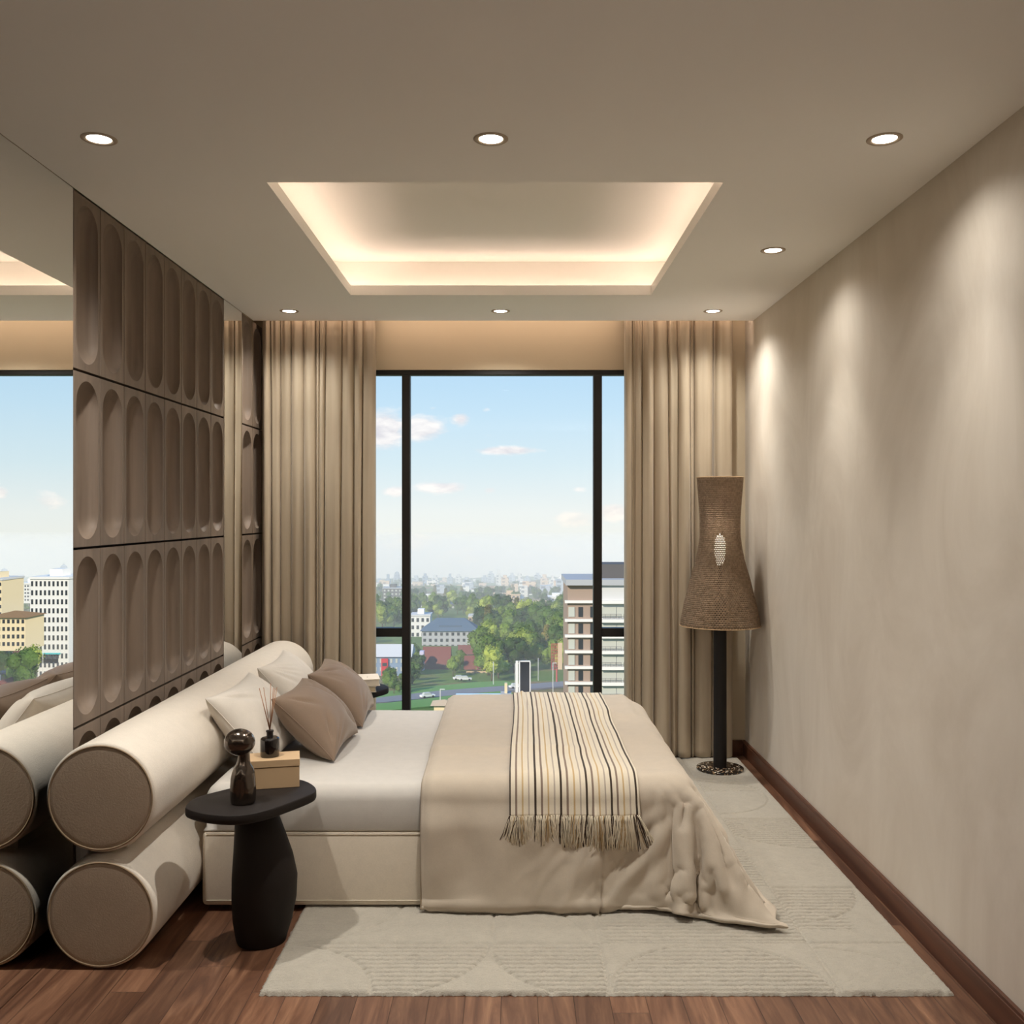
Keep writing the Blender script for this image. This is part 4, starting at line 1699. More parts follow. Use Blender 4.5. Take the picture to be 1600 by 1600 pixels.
# ------------------------------------------------------------------ curtains
def curtain(label, x0, x1, seed, y0=6.165):
    rng = random.Random(seed)
    n = 11
    ws = [rng.choice((.45, .6, .8, 1.1, 1.6, 2.1)) * rng.uniform(.85, 1.15) for _ in range(n)]
    tot = sum(ws)
    edges = [0]
    for w in ws:
        edges.append(edges[-1] + w / tot)
    amps = [rng.uniform(.5, 1.0) for _ in range(n)]
    skews = [rng.uniform(-.25, .25) for _ in range(n)]
    sub = [rng.uniform(0, .35) for _ in range(n)]
    dr1 = [rng.uniform(-.012, .012) for _ in range(n + 1)]
    dr2 = [rng.uniform(-.012, .012) for _ in range(n + 1)]
    per = 34
    NU = n * per + 1
    zs = np.concatenate([np.linspace(.022, .3, 8), np.linspace(.36, 2.6, 40), np.linspace(2.64, 2.965, 10)])
    P = np.zeros((NU, len(zs), 3))
    for j, z in enumerate(zs):
        h = z / 2.97
        for i in range(NU):
            k = min(i // per, n - 1)
            f = (i - k * per) / per
            ea = edges[k] + dr1[k] * math.sin(h * 3.0 + k) + dr2[k] * h
            eb = edges[k + 1] + dr1[k + 1] * math.sin(h * 3.0 + k + 1) + dr2[k + 1] * h
            if k == 0:
                ea = 0
            if k == n - 1:
                eb = 1
            s = ea + (eb - ea) * f
            A = (.030 + .030 * min(1.5, ws[k])) * amps[k] * (.78 + .22 * math.sin(h * 2.2 + k * 2.1)) * (.85 + .3 * (1 - h))
            # omega-shaped pleat
            yy = -A * (math.sin(PI * f) ** 1.25) * 1.15 + .02
            over = .35 * (eb - ea) * (-math.sin(2 * PI * f)) * .7
            yy += sub[k] * .018 * math.sin(2 * PI * f * 2 + h * 1.5 + k)
            yy += .006 * noise.noise(Vector((s * 12, z * 1.1, seed))) + .0025 * math.sin(s * 95 + z * .8)
            # small gathered tucks near the heading
            g = sm(2.3, 2.95, z)
            yy += g * .006 * math.sin(f * 2 * PI * 3 + k)
            x = x0 + (x1 - x0) * (s + over * (.6 + .4 * skews[k]))
            P[i, j] = (x, y0 + yy, z)
    o = grid_mesh('curtain', P, M['curtain'])
    md = o.modifiers.new('thickness', 'SOLIDIFY')
    md.thickness = .0022
    tag(o, label, 'curtain', 'floor-length beige satin curtains')
    # heading tape hung from a rail
    return o


curtain('floor-length beige satin curtain left of the window, behind the headboard', -1.60, -.876, 11)
curtain('floor-length beige satin curtain right of the window, behind the floor lamp', .722, 1.418, 23)
rl = MB().box(-1.61, 1.45, 6.150, 6.175, 2.967, 2.985).build('curtain_rail', M['frame'])
tag(rl, 'dark curtain rail hidden in the ceiling pocket above the window', 'rail')


# ------------------------------------------------------------------ the city below the window (the room is high up; the land falls away to a valley)
GD = [60, 140, 235, 270, 320, 380, 450, 600, 800, 1200, 1800, 2600]
GZ = [-36.0, -42.0, -47.0, -50.6, -53.9, -56.7, -58.4, -62.4, -73.0, -94.0, -124.0, -182.0]


def gz(D):
    return float(np.interp(D, GD, GZ))


def look(px, py):
    """the ground point seen from the room in a given direction of the view"""
    lo, hi = 60.0, 2600.0
    for _ in range(50):
        m = (lo + hi) / 2
        if (EYE - gz(m)) / m > (py - 800) / F:
            lo = m
        else:
            hi = m
    return ((px - 800) / F * lo, lo, gz(lo))


def bx(px, D):
    return (px - 800) / F * D


def bz(py, D):
    return EYE - (py - 800) / F * D


def ext(name, c, rough=0.85, var=None):
    return mat(name, srgb(*c), rough, spec=0.2, var=var)


E = {
    'grass': ext('lawn', (106, 146, 76), 0.95), 'road': ext('asphalt', (132, 130, 134)), 'white': ext('white_render', (226, 224, 220)),
    'cream': ext('cream_render', (226, 208, 172)), 'grey': ext('grey_render', (172, 174, 178)), 'lgrey': ext('pale_grey_render', (200, 200, 200)),
    'brown': ext('brown_brick', (160, 142, 130)), 'tan': ext('tan_render', (202, 178, 148)), 'maroon': ext('maroon_tiles', (124, 74, 66)),
    'bluegrey': ext('blue_grey_tiles', (86, 104, 122)), 'red': ext('red_render', (196, 60, 66)), 'blue': ext('blue_render', (128, 150, 176)),
    'yellow': ext('yellow_render', (206, 182, 90)), 'lilac': ext('lilac_render', (204, 200, 222)), 'glassd': mat('dark_windows', srgb(58, 62, 68), 0.25),
    'glassb': mat('bright_windows', srgb(186, 188, 180), 0.3), 'teal': ext('teal_sheet', (70, 172, 172)), 'skyb': ext('pale_blue_sheet', (176, 204, 222)),
    'black': ext('black_screen', (34, 34, 40), 0.4), 'redm': ext('red_lattice', (176, 90, 84)), 'metal': ext('pale_metal', (214, 214, 210), 0.5),
    'trunk': ext('bark', (104, 84, 66)), 'dgrey': ext('dark_grey_render', (98, 96, 96)), 'pink': ext('pink_court', (178, 138, 146)),
    'roofb': ext('brown_roof', (150, 118, 84)), 'far1': ext('far_render_pale', (200, 204, 210)), 'far2': ext('far_render_warm', (214, 196, 176)),
    'far3': ext('far_render_dim', (150, 158, 168)),
}


def leaf_mat(name, a, b):
    m = bpy.data.materials.new(name)
    m.use_nodes = True
    t = NT(m.node_tree)
    p = t.n['Principled BSDF']
    tc = t.node('ShaderNodeTexCoord')
    info = t.node('ShaderNodeObjectInfo')
    n = t.noise(tc.outputs['Object'], 1.4, 4.0, 0.7)
    f = t.m('ADD', t.m('MULTIPLY', n, 0.8), t.m('MULTIPLY', info.outputs['Random'], 0.3))
    t.link(t.ramp(f, [(0.35, srgb(*a)), (0.75, srgb(*b))]), p.inputs['Base Color'])
    p.inputs['Roughness'].default_value = 0.9
    p.inputs['Specular IOR Level'].default_value = 0.1
    return m


LEAF = [leaf_mat('leaf_dark', (40, 64, 34), (86, 112, 52)), leaf_mat('leaf_mid', (66, 92, 42), (124, 146, 66)), leaf_mat('leaf_light', (98, 118, 48), (168, 178, 86)),
        leaf_mat('leaf_olive', (84, 84, 46), (150, 140, 80))]


def facade_mat(name, wall, glass, sx, sz):
    """far tower: rows of small windows as a pattern"""
    m = bpy.data.materials.new(name)
    m.use_nodes = True
    t = NT(m.node_tree)
    p = t.n['Principled BSDF']
    tc = t.node('ShaderNodeTexCoord')
    X, Y, Z = t.xyz(tc.outputs['Object'])
    fx = t.m('FRACT', t.m('DIVIDE', t.m('ADD', X, Y), sx))
    fz = t.m('FRACT', t.m('DIVIDE', Z, sz))
    w = t.m('MULTIPLY', t.m('GREATER_THAN', fx, 0.52), t.m('GREATER_THAN', fz, 0.5))
    t.link(t.mix(w, srgb(*wall), srgb(*glass)), p.inputs['Base Color'])
    p.inputs['Roughness'].default_value = 0.7
    return m


FAC = [facade_mat('facade_pale', (216, 214, 210), (128, 136, 146), 6.0, 4.0), facade_mat('facade_warm', (214, 190, 164), (146, 128, 116), 7.0, 4.0),
       facade_mat('facade_grey', (176, 184, 194), (110, 122, 136), 8.0, 4.2), facade_mat('facade_blue', (150, 164, 180), (104, 118, 136), 5.0, 4.0),
       facade_mat('facade_white', (232, 230, 226), (140, 144, 150), 9.0, 3.6)]


def build_ground():
    xs = np.linspace(-900, 1900, 90)
    ys = np.concatenate([np.linspace(30, 500, 60), np.linspace(520, 2600, 50)])
    P = np.zeros((len(xs), len(ys), 3))
    for i, x in enumerate(xs):
        for j, y in enumerate(ys):
            P[i, j] = (x, y, gz(y) - .4 + (1.2 * noise.noise(Vector((x * .02, y * .02, 0))) if y > 330 else 0) + (18 * max(0, noise.noise(Vector((x * .003, y * .003, 7)))) if y > 900 else 0))
    m = bpy.data.materials.new('valley_ground')
    m.use_nodes = True
    t = NT(m.node_tree)
    p = t.n['Principled BSDF']
    tc = t.node('ShaderNodeTexCoord')
    n = t.noise(tc.outputs['Object'], .012, 6.0, .65)
    c = t.ramp(n, [(.36, srgb(84, 110, 54)), (.50, srgb(102, 124, 66)), (.58, srgb(140, 116, 90)), (.66, srgb(88, 108, 60))])
    t.link(c, p.inputs['Base Color'])
    p.inputs['Roughness'].default_value = 1.0
    p.inputs['Specular IOR Level'].default_value = 0.0
    o = grid_mesh('valley_ground', P, m)
    struct(o)


build_ground()


def ribbon(name, label, cat, pts, width, m, lift=.15):
    P = [Vector(look(*p)) for p in pts]
    b = MB()
    vs = []
    for i, p in enumerate(P):
        d = (P[min(i + 1, len(P) - 1)] - P[max(i - 1, 0)])
        d.z = 0
        d.normalize()
        nrm = Vector((-d.y, d.x, 0)) * width / 2
        for s in (1, -1):
            q = p + nrm * s
            vs.append((q.x, q.y, gz(q.y) + lift))
        for s in (1, -1):
            q = p + nrm * s
            vs.append((q.x, q.y, gz(q.y) + lift - .5))
    fs = []
    for i in range(len(P) - 1):
        a, c = i * 4, i * 4 + 4
        fs += [(a, a + 1, c + 1, c), (a + 1, a + 3, c + 3, c + 1), (a + 3, a + 2, c + 2, c + 3), (a + 2, a, c, c + 2)]
    b.add(vs, fs)
    o = b.build(name, m)
    tag(o, label, cat)
    return o


r1 = ribbon('road', 'grey road crossing the green verge behind the left and middle panes', 'road', [(300, 1110), (500, 1100), (590, 1095), (640, 1090), (700, 1083), (760, 1078), (830, 1073), (890, 1068), (1000, 1062), (1200, 1056)], 11, E['road'])
ribbon('road', 'grey slip road curving beside the billboard at the foot of the brown tower', 'road', [(700, 1128), (760, 1112), (830, 1098), (890, 1086), (980, 1078), (1100, 1072)], 9, E['road'], .2)
ribbon('road', 'wide blue grey road below the teal roof, seen in the mirror', 'road', [(1380, 1052), (1470, 1050), (1540, 1048), (1620, 1046), (1750, 1044)], 17, E['road'], .2)
ribbon('lawn', 'bright green lawn strip under the road', 'lawn', [(300, 1122), (560, 1108), (640, 1101), (700, 1094), (760, 1087), (800, 1083)], 15, E['grass'], .1)
ribbon('lawn', 'bright green lawn strip above the road', 'lawn', [(560, 1088), (640, 1082), (700, 1075), (760, 1069), (800, 1067)], 13, E['grass'], .08)
ribbon('sports_court', 'dull pink paved court at the foot of the brown tower', 'court', [(800, 1103), (850, 1098), (886, 1093)], 12, E['pink'], .25)


def win_mesh(w, h, m, name='window'):
    b = MB().box(-w / 2, w / 2, -.12, .1, -h / 2, h / 2)
    return b.build(name, m)


def place_copies(src, parent, places):
    first = True
    for (x, y, z, r) in places:
        o = src if first else src.copy()
        if not first:
            COL.objects.link(o)
        first = False
        o.parent = parent
        o.location = (x, y, z)
        o.rotation_euler = (0, 0, r)


def block(name, label, px0, px1, ytop, D, depth, wall, cols=0, floors=0, wm='glassd', roof=None, ridge=0.0, roof_m='maroon', ybot=None, group=None, cat='building', wf=.5, hf=.5, yaw=0.0, side_cols=0):
    """one building: walls, roof, every window its own part"""
    x0, x1 = bx(px0, D), bx(px1, D)
    zt = bz(ytop, D)
    zb = (bz(ybot, D) if ybot else gz(D)) - 1.0
    w = x1 - x0
    h = zt - zb
    t = thing(name, label, cat, ((x0 + x1) / 2, D, zb), group, yaw)
    wallm = E[wall] if isinstance(wall, str) else wall
    MB().box(-w / 2, w / 2, 0, depth, 0, h).build('walls', wallm, t)
    if roof == 'hip':
        o = .8
        r = ridge
        k = min(depth / 2, w / 2) * .95
        vs = [(-w / 2 - o, -o, h), (w / 2 + o, -o, h), (w / 2 + o, depth + o, h), (-w / 2 - o, depth + o, h), (-w / 2 + k, depth / 2, h + r), (w / 2 - k, depth / 2, h + r)]
        MB().add(vs, [(0, 1, 5, 4), (1, 2, 5), (2, 3, 4, 5), (3, 0, 4), (3, 2, 1, 0)]).build('roof', E[roof_m], t)
    elif roof == 'gable':
        o = .8
        vs = [(-w / 2 - o, -o, h), (w / 2 + o, -o, h), (w / 2 + o, depth + o, h), (-w / 2 - o, depth + o, h), (-w / 2 - o, depth / 2, h + ridge), (w / 2 + o, depth / 2, h + ridge)]
        MB().add(vs, [(0, 1, 5, 4), (1, 2, 5), (2, 3, 4, 5), (3, 0, 4), (3, 2, 1, 0)]).build('roof', E[roof_m], t)
    elif roof == 'gable_front':
        o = .6
        vs = [(-w / 2 - o, -o, h), (0, -o, h + ridge), (w / 2 + o, -o, h), (-w / 2 - o, depth, h), (0, depth, h + ridge), (w / 2 + o, depth, h)]
        MB().add(vs, [(0, 1, 4, 3), (1, 2, 5, 4), (0, 2, 1), (3, 4, 5), (0, 3, 5, 2)]).build('roof', E[roof_m], t)
    elif roof == 'flat':
        MB().box(-w / 2 - .3, w / 2 + .3, -.3, depth + .3, h, h + .8).build('parapet', E[roof_m], t)
        MB().box(-w / 6, w / 6, depth * .3, depth * .7, h + .8, h + 3.2).build('stair_head', wallm, t)
    if cols and floors:
        fh = (h if not ybot else h - 1) / floors if ybot else 3.1
        src = win_mesh(w / cols * wf, fh * hf, E[wm])
        pl = []
        for r in range(floors):
            z = h - fh * (r + .5)
            for c in range(cols):
                pl.append((-w / 2 + w * (c + .5) / cols, 0, z, 0))
            for c in range(side_cols):
                pl.append((-w / 2, depth * (c + .5) / side_cols, z, PI / 2))
        place_copies(src, t, pl)
    return t


# --- the brown tower at the right of the view
def brown_tower():
    D = 187.0
    k = D / F
    t = thing('apartment_tower', 'near brown apartment tower with white floor bands at the right edge of the window', 'building', (bx(887, D), D, gz(D)))
    X = lambda px: (px - 887) * k
    Z = lambda py: bz(py, D) - gz(D)
    zt = Z(905)
    MB().box(0, X(934), 0, 16, 0, Z(912)).build('brown_wing', E['brown'], t)
    MB().box(X(934), X(1075), -.5, 16, 0, Z(912)).build('grey_wing', E['lgrey'], t)
    MB().box(-.4, X(1078), -1.2, 16.4, Z(914), zt).build('parapet', E['grey'], t)
    MB().box(X(942), X(1000), 3, 12, zt, Z(883)).build('roof_house', E['dgrey'], t)
    bands = [940, 969, 993.5, 1018, 1042.5, 1067, 1091.5, 1116, 1140]
    src = MB().box(-.55, X(935), -.7, .3, -.25, .25).build('floor_band', E['white'], t)
    for i, y in enumerate(bands):
        o = src if i == 0 else src.copy()
        if i:
            COL.objects.link(o)
        o.parent = t
        o.location = (0, 0, Z(y))
    src = MB().box(X(937), X(1076), -1.6, .3, -.3, .3).build('balcony_slab', E['white'], t)
    for i, y in enumerate(bands):
        o = src if i == 0 else src.copy()
        if i:
            COL.objects.link(o)
        o.parent = t
        o.location = (0, 0, Z(y))
    a = MB().box(-.42, .42, -.14, .1, -.95, .95).build('narrow_window', E['glassd'], t)
    b = MB().box(-.6, .6, -.14, .1, -.95, .95).build('corner_window', E['glassb'], t)
    c = MB().box(-.6, .6, -.14, .1, -1.05, 1.05).build('balcony_door', E['glassd'], t)
    g = MB().box(-1.55, 1.55, -.64, -.4, -1.0, 1.0).build('window_wall', E['glassb'], t)
    rl = MB()
    for q in range(3):
        rl.box(-2.1, 2.1, -1.5, -1.44, -.9 + q * .28, -.84 + q * .28)
    for q in range(5):
        rl.box(-2.1 + q * 1.03, -2.04 + q * 1.03, -1.5, -1.44, -1.1, -.3)
    rl = rl.build('railing', E['dgrey'], t)
    fl = [955, 981, 1005.5, 1030, 1054.5, 1079, 1103.5]
    for (src, xs, yy) in ((a, (907,), 0), (b, (893,), 0), (c, (927,), 0), (g, (950, 976, 1002), 0), (rl, (953, 990, 1027), 0)):
        place_copies(src, t, [(X(px), 0, Z(y + 1), 0) for y in fl for px in xs])


brown_tower()

# --- named blocks behind the middle and side panes
gb = block('apartment_block', 'grey four-storey apartment block with blue grey hipped roof left of the trees', 659, 747, 986, 430, 13, 'grey', 10, 4, roof='hip', ridge=5.2, roof_m='bluegrey', ybot=1024, wf=.46, hf=.5)
MB().box(-5, 5, 1.5, 8, 10.8, 14.2).build('dormer', E['bluegrey'], gb)
block('apartment_block', 'white and yellow block beside the dark mullion, behind the grey apartments', 641, 672, 963, 470, 12, 'white', 4, 5, roof='flat', roof_m='lgrey', ybot=1020)
block('office_block', 'low white flat-roofed block above the grey apartments, right of its roof', 732, 782, 964, 560, 14, 'tan', 9, 2, roof='flat', roof_m='lgrey', ybot=980, wf=.7)
block('long_house', 'large brown-roofed house with a lilac gable wall left of the parked cars', 662, 700, 1046, 350, 12, 'brown', 4, 1, roof='gable', ridge=7.5, roof_m='maroon', ybot=1066)
block('gable_wall', 'tall narrow lilac gable wall at the left of the brown-roofed house', 655.5, 662, 1018, 346, 3, 'lilac', roof=None, ybot=1068, cat='wall')
block('house', 'small maroon-roofed house beside the parked cars', 728, 768, 1046, 340, 9, 'tan', 5, 1, roof='gable', ridge=4.2, roof_m='maroon', ybot=1064)
block('house', 'dull maroon roof half hidden behind the small maroon house', 718, 757, 1022, 385, 9, 'brown', roof='gable', ridge=3.0, roof_m='maroon', ybot=1040)
rb = block('apartment_block', 'blue grey block with a bright red stair strip in the lower left pane', 583, 640, 1026, 330, 12, 'blue', 7, 4, wm='glassb', roof='gable', ridge=3.5, roof_m='lgrey', ybot=1078, wf=.4, hf=.5)
MB().box(-3.4, -1.1, -.6, .4, 0, 11.8).build('red_stair_strip', E['red'], rb)
sw = MB().box(-.75, .75, -.75, -.55, -.55, .55).build('stair_window', E['glassd'], rb)
place_copies(sw, rb, [(-2.25, 0, 1.6 + 2.75 * q, 0) for q in range(4)])
block('villa', 'white modern villa among trees beside the left mullion', 657, 680, 936, 700, 12, 'white', 4, 2, roof='flat', roof_m='lgrey', ybot=957, wf=.6)
block('villa', 'dark modern villa with white frames left of centre, among trees', 690, 733, 944, 690, 14, 'dgrey', 6, 1, wm='glassb', roof='hip', ridge=2.5, roof_m='bluegrey', ybot=956)
block('office_block', 'dark framed office left of the mullion in the left pane', 598, 628, 920, 760, 14, 'dgrey', 5, 4, wm='glassb', roof='flat', roof_m='grey', ybot=942)
block('apartment_block', 'tan block in the middle distance, above the wood', 781, 812, 930, 760, 14, 'tan', 5, 5, roof='flat', roof_m='tan', ybot=956)
block('apartment_block', 'slim white block touching the right side of the tan block', 812, 818, 936, 765, 12, 'white', 1, 4, roof='flat', roof_m='white', ybot=956)
block('office_block', 'white block with window rows left of the brown tower', 850, 889, 934, 740, 14, 'white', 7, 3, roof='flat', roof_m='white', ybot=950, wf=.6)
block('house', 'low pale roofs between the wood and the white office', 822, 868, 946, 700, 14, 'cream', 6, 1, roof='hip', ridge=3, roof_m='tan', ybot=956)
block('shed', 'long shed with a pale blue sheet roof below the billboard', 716, 783, 1099, 236, 9, 'skyb', roof='gable', ridge=1.6, roof_m='skyb', ybot=1116)
block('kiosk', 'small beige kiosk with orange roof behind the bed edge', 678, 708, 1102, 229, 5, 'cream', roof='hip', ridge=.9, roof_m='tan', ybot=1118)
block('gatehouse', 'small cream gatehouse at the right of the blue shed', 784, 797, 1090, 234, 4, 'cream', 1, 1, roof='flat', roof_m='grey', ybot=1112)

# --- what the mirror shows (it looks far to the right of the view)
block('apartment_tower', 'white apartment tower with grey balconies, the tall one in the mirror', 1478, 1538, 905, 330, 16, 'white', 9, 11, roof='flat', roof_m='white', wf=.45, hf=.55)
block('apartment_tower', 'striped cream and brown tower at the far left edge of the mirror', 1585, 1625, 907, 400, 18, 'cream', 2, 14, roof='flat', roof_m='lgrey', wf=.92, hf=.45)
block('apartment_block', 'cream block with brown hipped roof in the mirror, below the towers', 1544, 1604, 965, 300, 12, 'cream', 8, 4, roof='hip', ridge=1.6, roof_m='roofb', ybot=1012)
block('apartment_block', 'pale distant block between the two towers in the mirror', 1537, 1562, 913, 560, 14, 'white', 6, 5, roof='flat', roof_m='white', ybot=940)
block('market_hall', 'low hall with bright teal roof in the mirror', 1494, 1524, 1022, 330, 12, 'tan', 4, 1, roof='gable', ridge=3.6, roof_m='teal', ybot=1032)
block('market_hall', 'low brown-roofed hall beside the teal roof in the mirror', 1526, 1568, 1026, 335, 12, 'brown', roof='gable', ridge=2.2, roof_m='maroon', ybot=1036)
hs = block('house', 'house with maroon roof and white gable at the lower left of the mirror', 1562, 1606, 1086, 275, 10, 'white', 3, 1, roof='gable_front', ridge=4.0, roof_m='maroon')
MB().box(1.5, 2.6, 3, 4, 0, (bz(1086, 275) - gz(275)) + 6.2).build('chimney', E['white'], hs)


# --- skyline: each far tower a thing
def skyline():
    rng = random.Random(12)
    tall = [(619, 893, 9, 2), (650, 905, 12, 2), (664, 900, 8, 3), (680, 903, 11, 0), (694, 908, 14, 1), (703, 902, 8, 3), (716, 901, 9, 0), (729, 906, 12, 2), (741, 908, 10, 0),
            (757, 902, 9, 3), (767, 897, 10, 2), (779, 897, 8, 0), (789, 903, 12, 1), (800, 900, 10, 2), (812, 905, 12, 0), (824, 903, 9, 3), (840, 899, 10, 2), (851, 904, 13, 1),
            (864, 906, 12, 0), (876, 903, 10, 4), (886, 907, 12, 0), (897, 904, 9, 1), (592, 909, 10, 3), (606, 905, 8, 3), (633, 908, 9, 2), (912, 902, 9, 3), (928, 905, 12, 2)]
    names = ('pale', 'warm-toned', 'grey', 'blue grey', 'white')
    for i, (px, y, w, c) in enumerate(tall):
        D = rng.uniform(1150, 1650)
        d = bz(y, D)
        ww = w / F * D
        zb = gz(D) - 2
        side = 'the left pane' if px < 628 else ('the left mullion' if px < 700 else ('the middle of the big pane' if px < 800 else ('the right part of the big pane' if px < 928 else 'the right pane')))
        if px == 619:
            b = MB()
            n = 12
            vs, fs = [], []
            H = d - zb
            for k in range(n + 1):
                z = H * k / n
                q = math.sqrt(max(0.0, 1 - (k / n) ** 2.2))
                for (sx, sy) in ((-1, 0), (1, 0), (1, 1), (-1, 1)):
                    xx = sx * ww / 2 * (q if sx < 0 else .55 + .45 * q)
                    vs.append((xx, sy * 14 * max(q, .1), z))
            for k in range(n):
                for s in range(4):
                    fs.append((k * 4 + s, k * 4 + (s + 1) % 4, (k + 1) * 4 + (s + 1) % 4, (k + 1) * 4 + s))
            fs += [(0, 3, 2, 1), (n * 4, n * 4 + 1, n * 4 + 2, n * 4 + 3)]
            b.add(vs, fs)
            o = b.build('sail_tower', FAC[3])
            o.location = (bx(px, D), D, zb)
            tag(o, 'sail-shaped blue grey tower on the skyline in the left pane', 'tower')
            continue
        b = MB().box(-ww / 2, ww / 2, 0, ww * .9, 0, d - zb)
        b.box(-ww / 4, ww / 4, ww * .2, ww * .6, d - zb, d - zb + 3 + rng.random() * 4)
        o = b.build('skyline_tower', FAC[c])
        o.location = (bx(px, D), D, zb)
        tag(o, '%s tower on the hazy skyline behind %s' % (names[c], side), 'tower', 'far towers on the skyline behind ' + side)
    # lower far buildings on the slope
    for i in range(54):
        px = rng.uniform(585, 930)
        y = rng.uniform(906, 922)
        D = rng.uniform(880, 1250)
        w = rng.uniform(7, 17)
        c = rng.choice((0, 1, 2, 4, 4, 1))
        ww = w / F * D
        zb = gz(D) - 2
        zt = max(bz(y, D), zb + 6)
        o = MB().box(-ww / 2, ww / 2, 0, ww * .7, 0, zt - zb).build('slope_block', FAC[c])
        o.location = (bx(px, D), D, zb)
        side = 'left' if px < 700 else ('middle' if px < 820 else 'right')
        tag(o, '%s far block on the wooded slope, %s part of the view' % (names[c], side), 'building', 'far blocks on the wooded slope, %s part' % side)
    for i in range(34):
        px = rng.uniform(1340, 1720) if i < 20 else rng.choice((rng.uniform(60, 560), rng.uniform(960, 1300)))
        D = rng.uniform(900, 1700)
        y = rng.uniform(898, 918)
        c = rng.choice((0, 2, 3, 1))
        ww = rng.uniform(8, 16) / F * D
        zb = gz(D) - 2
        o = MB().box(-ww / 2, ww / 2, 0, ww * .8, 0, bz(y, D) - zb).build('skyline_tower', FAC[c])
        o.location = (bx(px, D), D, zb)
        tag(o, '%s far tower to the side, of those the mirror picks up' % names[c] if i < 20 else '%s far tower hidden beside the window' % names[c], 'tower', 'far towers to the side' if i < 20 else 'far towers beside the window')
    for px, y, nm in ((1590, 886, 'slim spired tower near the left edge of the mirror skyline'), (1497, 879, 'slim needle tower at the right of the mirror skyline')):
        D = 1500
        zb = gz(D) - 2
        H = bz(y, D) - zb
        o = MB().lathe([(6, 0), (5.5, H * .8), (3, H * .88), (.5, H * .93), (.3, H)], n=8).build('needle_tower', FAC[3])
        o.location = (bx(px, D), D, zb)
        tag(o, nm, 'tower')


skyline()


# --- trees: one crown of leaf clumps per kind, copied
def make_tree(kind, seed, label):
    rng = random.Random(seed)
    t = thing('tree', label, 'tree', (0, 0, 0))
    b = MB()
    blobs = []
    for i in range(9):
        a = rng.uniform(0, 2 * PI)
        r = rng.uniform(0, .30)
        blobs.append((Vector((r * math.cos(a), r * math.sin(a), rng.uniform(.34, .82))), rng.uniform(.15, .25)))
    if kind == 3:
        blobs = [(Vector((rng.uniform(-.06, .06), rng.uniform(-.06, .06), .22 + .085 * i)), .15 - .008 * i) for i in range(9)]
    bm = bmesh.new()
    for c, r in blobs:
        res = bmesh.ops.create_icosphere(bm, subdivisions=2, radius=r * .86)
        for v in res['verts']:
            v.co = c + v.co * (1 + .35 * noise.noise(v.co * 9 + c * 5))
    for i in range(1500):
        c, r = rng.choice(blobs)
        d = Vector((rng.gauss(0, 1), rng.gauss(0, 1), rng.gauss(.2, 1))).normalized()
        p = c + d * r * rng.uniform(.8, 1.14)
        s = rng.uniform(.014, .034)
        u = d.cross(Vector((rng.gauss(0, 1), rng.gauss(0, 1), rng.gauss(0, 1)))).normalized()
        w = (d * .6 + d.cross(u) * rng.uniform(.4, 1)).normalized()
        f = [bm.verts.new(p + u * s), bm.verts.new(p + w * s), bm.verts.new(p - u * s), bm.verts.new(p - w * s * .7)]
        bm.faces.new(f)
    me = bpy.data.meshes.new('crown')
    bm.to_mesh(me)
    bm.free()
    me.materials.append(LEAF[kind])
    o = bpy.data.objects.new('crown', me)
    COL.objects.link(o)
    o.parent = t
    MB().tube([(0, 0, -.08), (.01, 0, .2), (-.01, .01, .5)], [.028, .022, .012], 7).build('trunk', E['trunk'], t, smooth=True)
    return t


KIND = ['dark green', 'mid green', 'pale sunlit', 'tall olive green']
protos = [make_tree(k, 30 + k, '') for k in range(4)]
used = [False] * 4


def plant(px, py, h, kind, label, group, rng, D=None):
    if D is None:
        x, y, z = look(px, py)
    else:
        x, y, z = bx(px, D), D, gz(D)
    k = h * rng.uniform(.85, 1.15)
    s = (k * rng.uniform(.85, 1.2), k * rng.uniform(.85, 1.2), k)
    p = protos[kind]
    if not used[kind]:
        used[kind] = True
        p.location = (x, y, z)
        p.scale = s
        p.rotation_euler = (0, 0, rng.uniform(0, 6))
        p['label'] = label
        t = p
    else:
        t = dup(p, (x, y, z), label, rng.uniform(0, 6), s)
    t['group'] = group
    return t


def part(px, x0, x1):
    if x1 - x0 < 60:
        return 'left half' if (px < (x0 + x1) / 2) != (x0 > 1400) else 'right half'
    k = (px - x0) / (x1 - x0)
    k = 1 - k if x0 > 1400 else k          # the mirror swaps the sides
    return ('far left', 'left', 'middle', 'right', 'far right')[min(4, int(k * 5))]


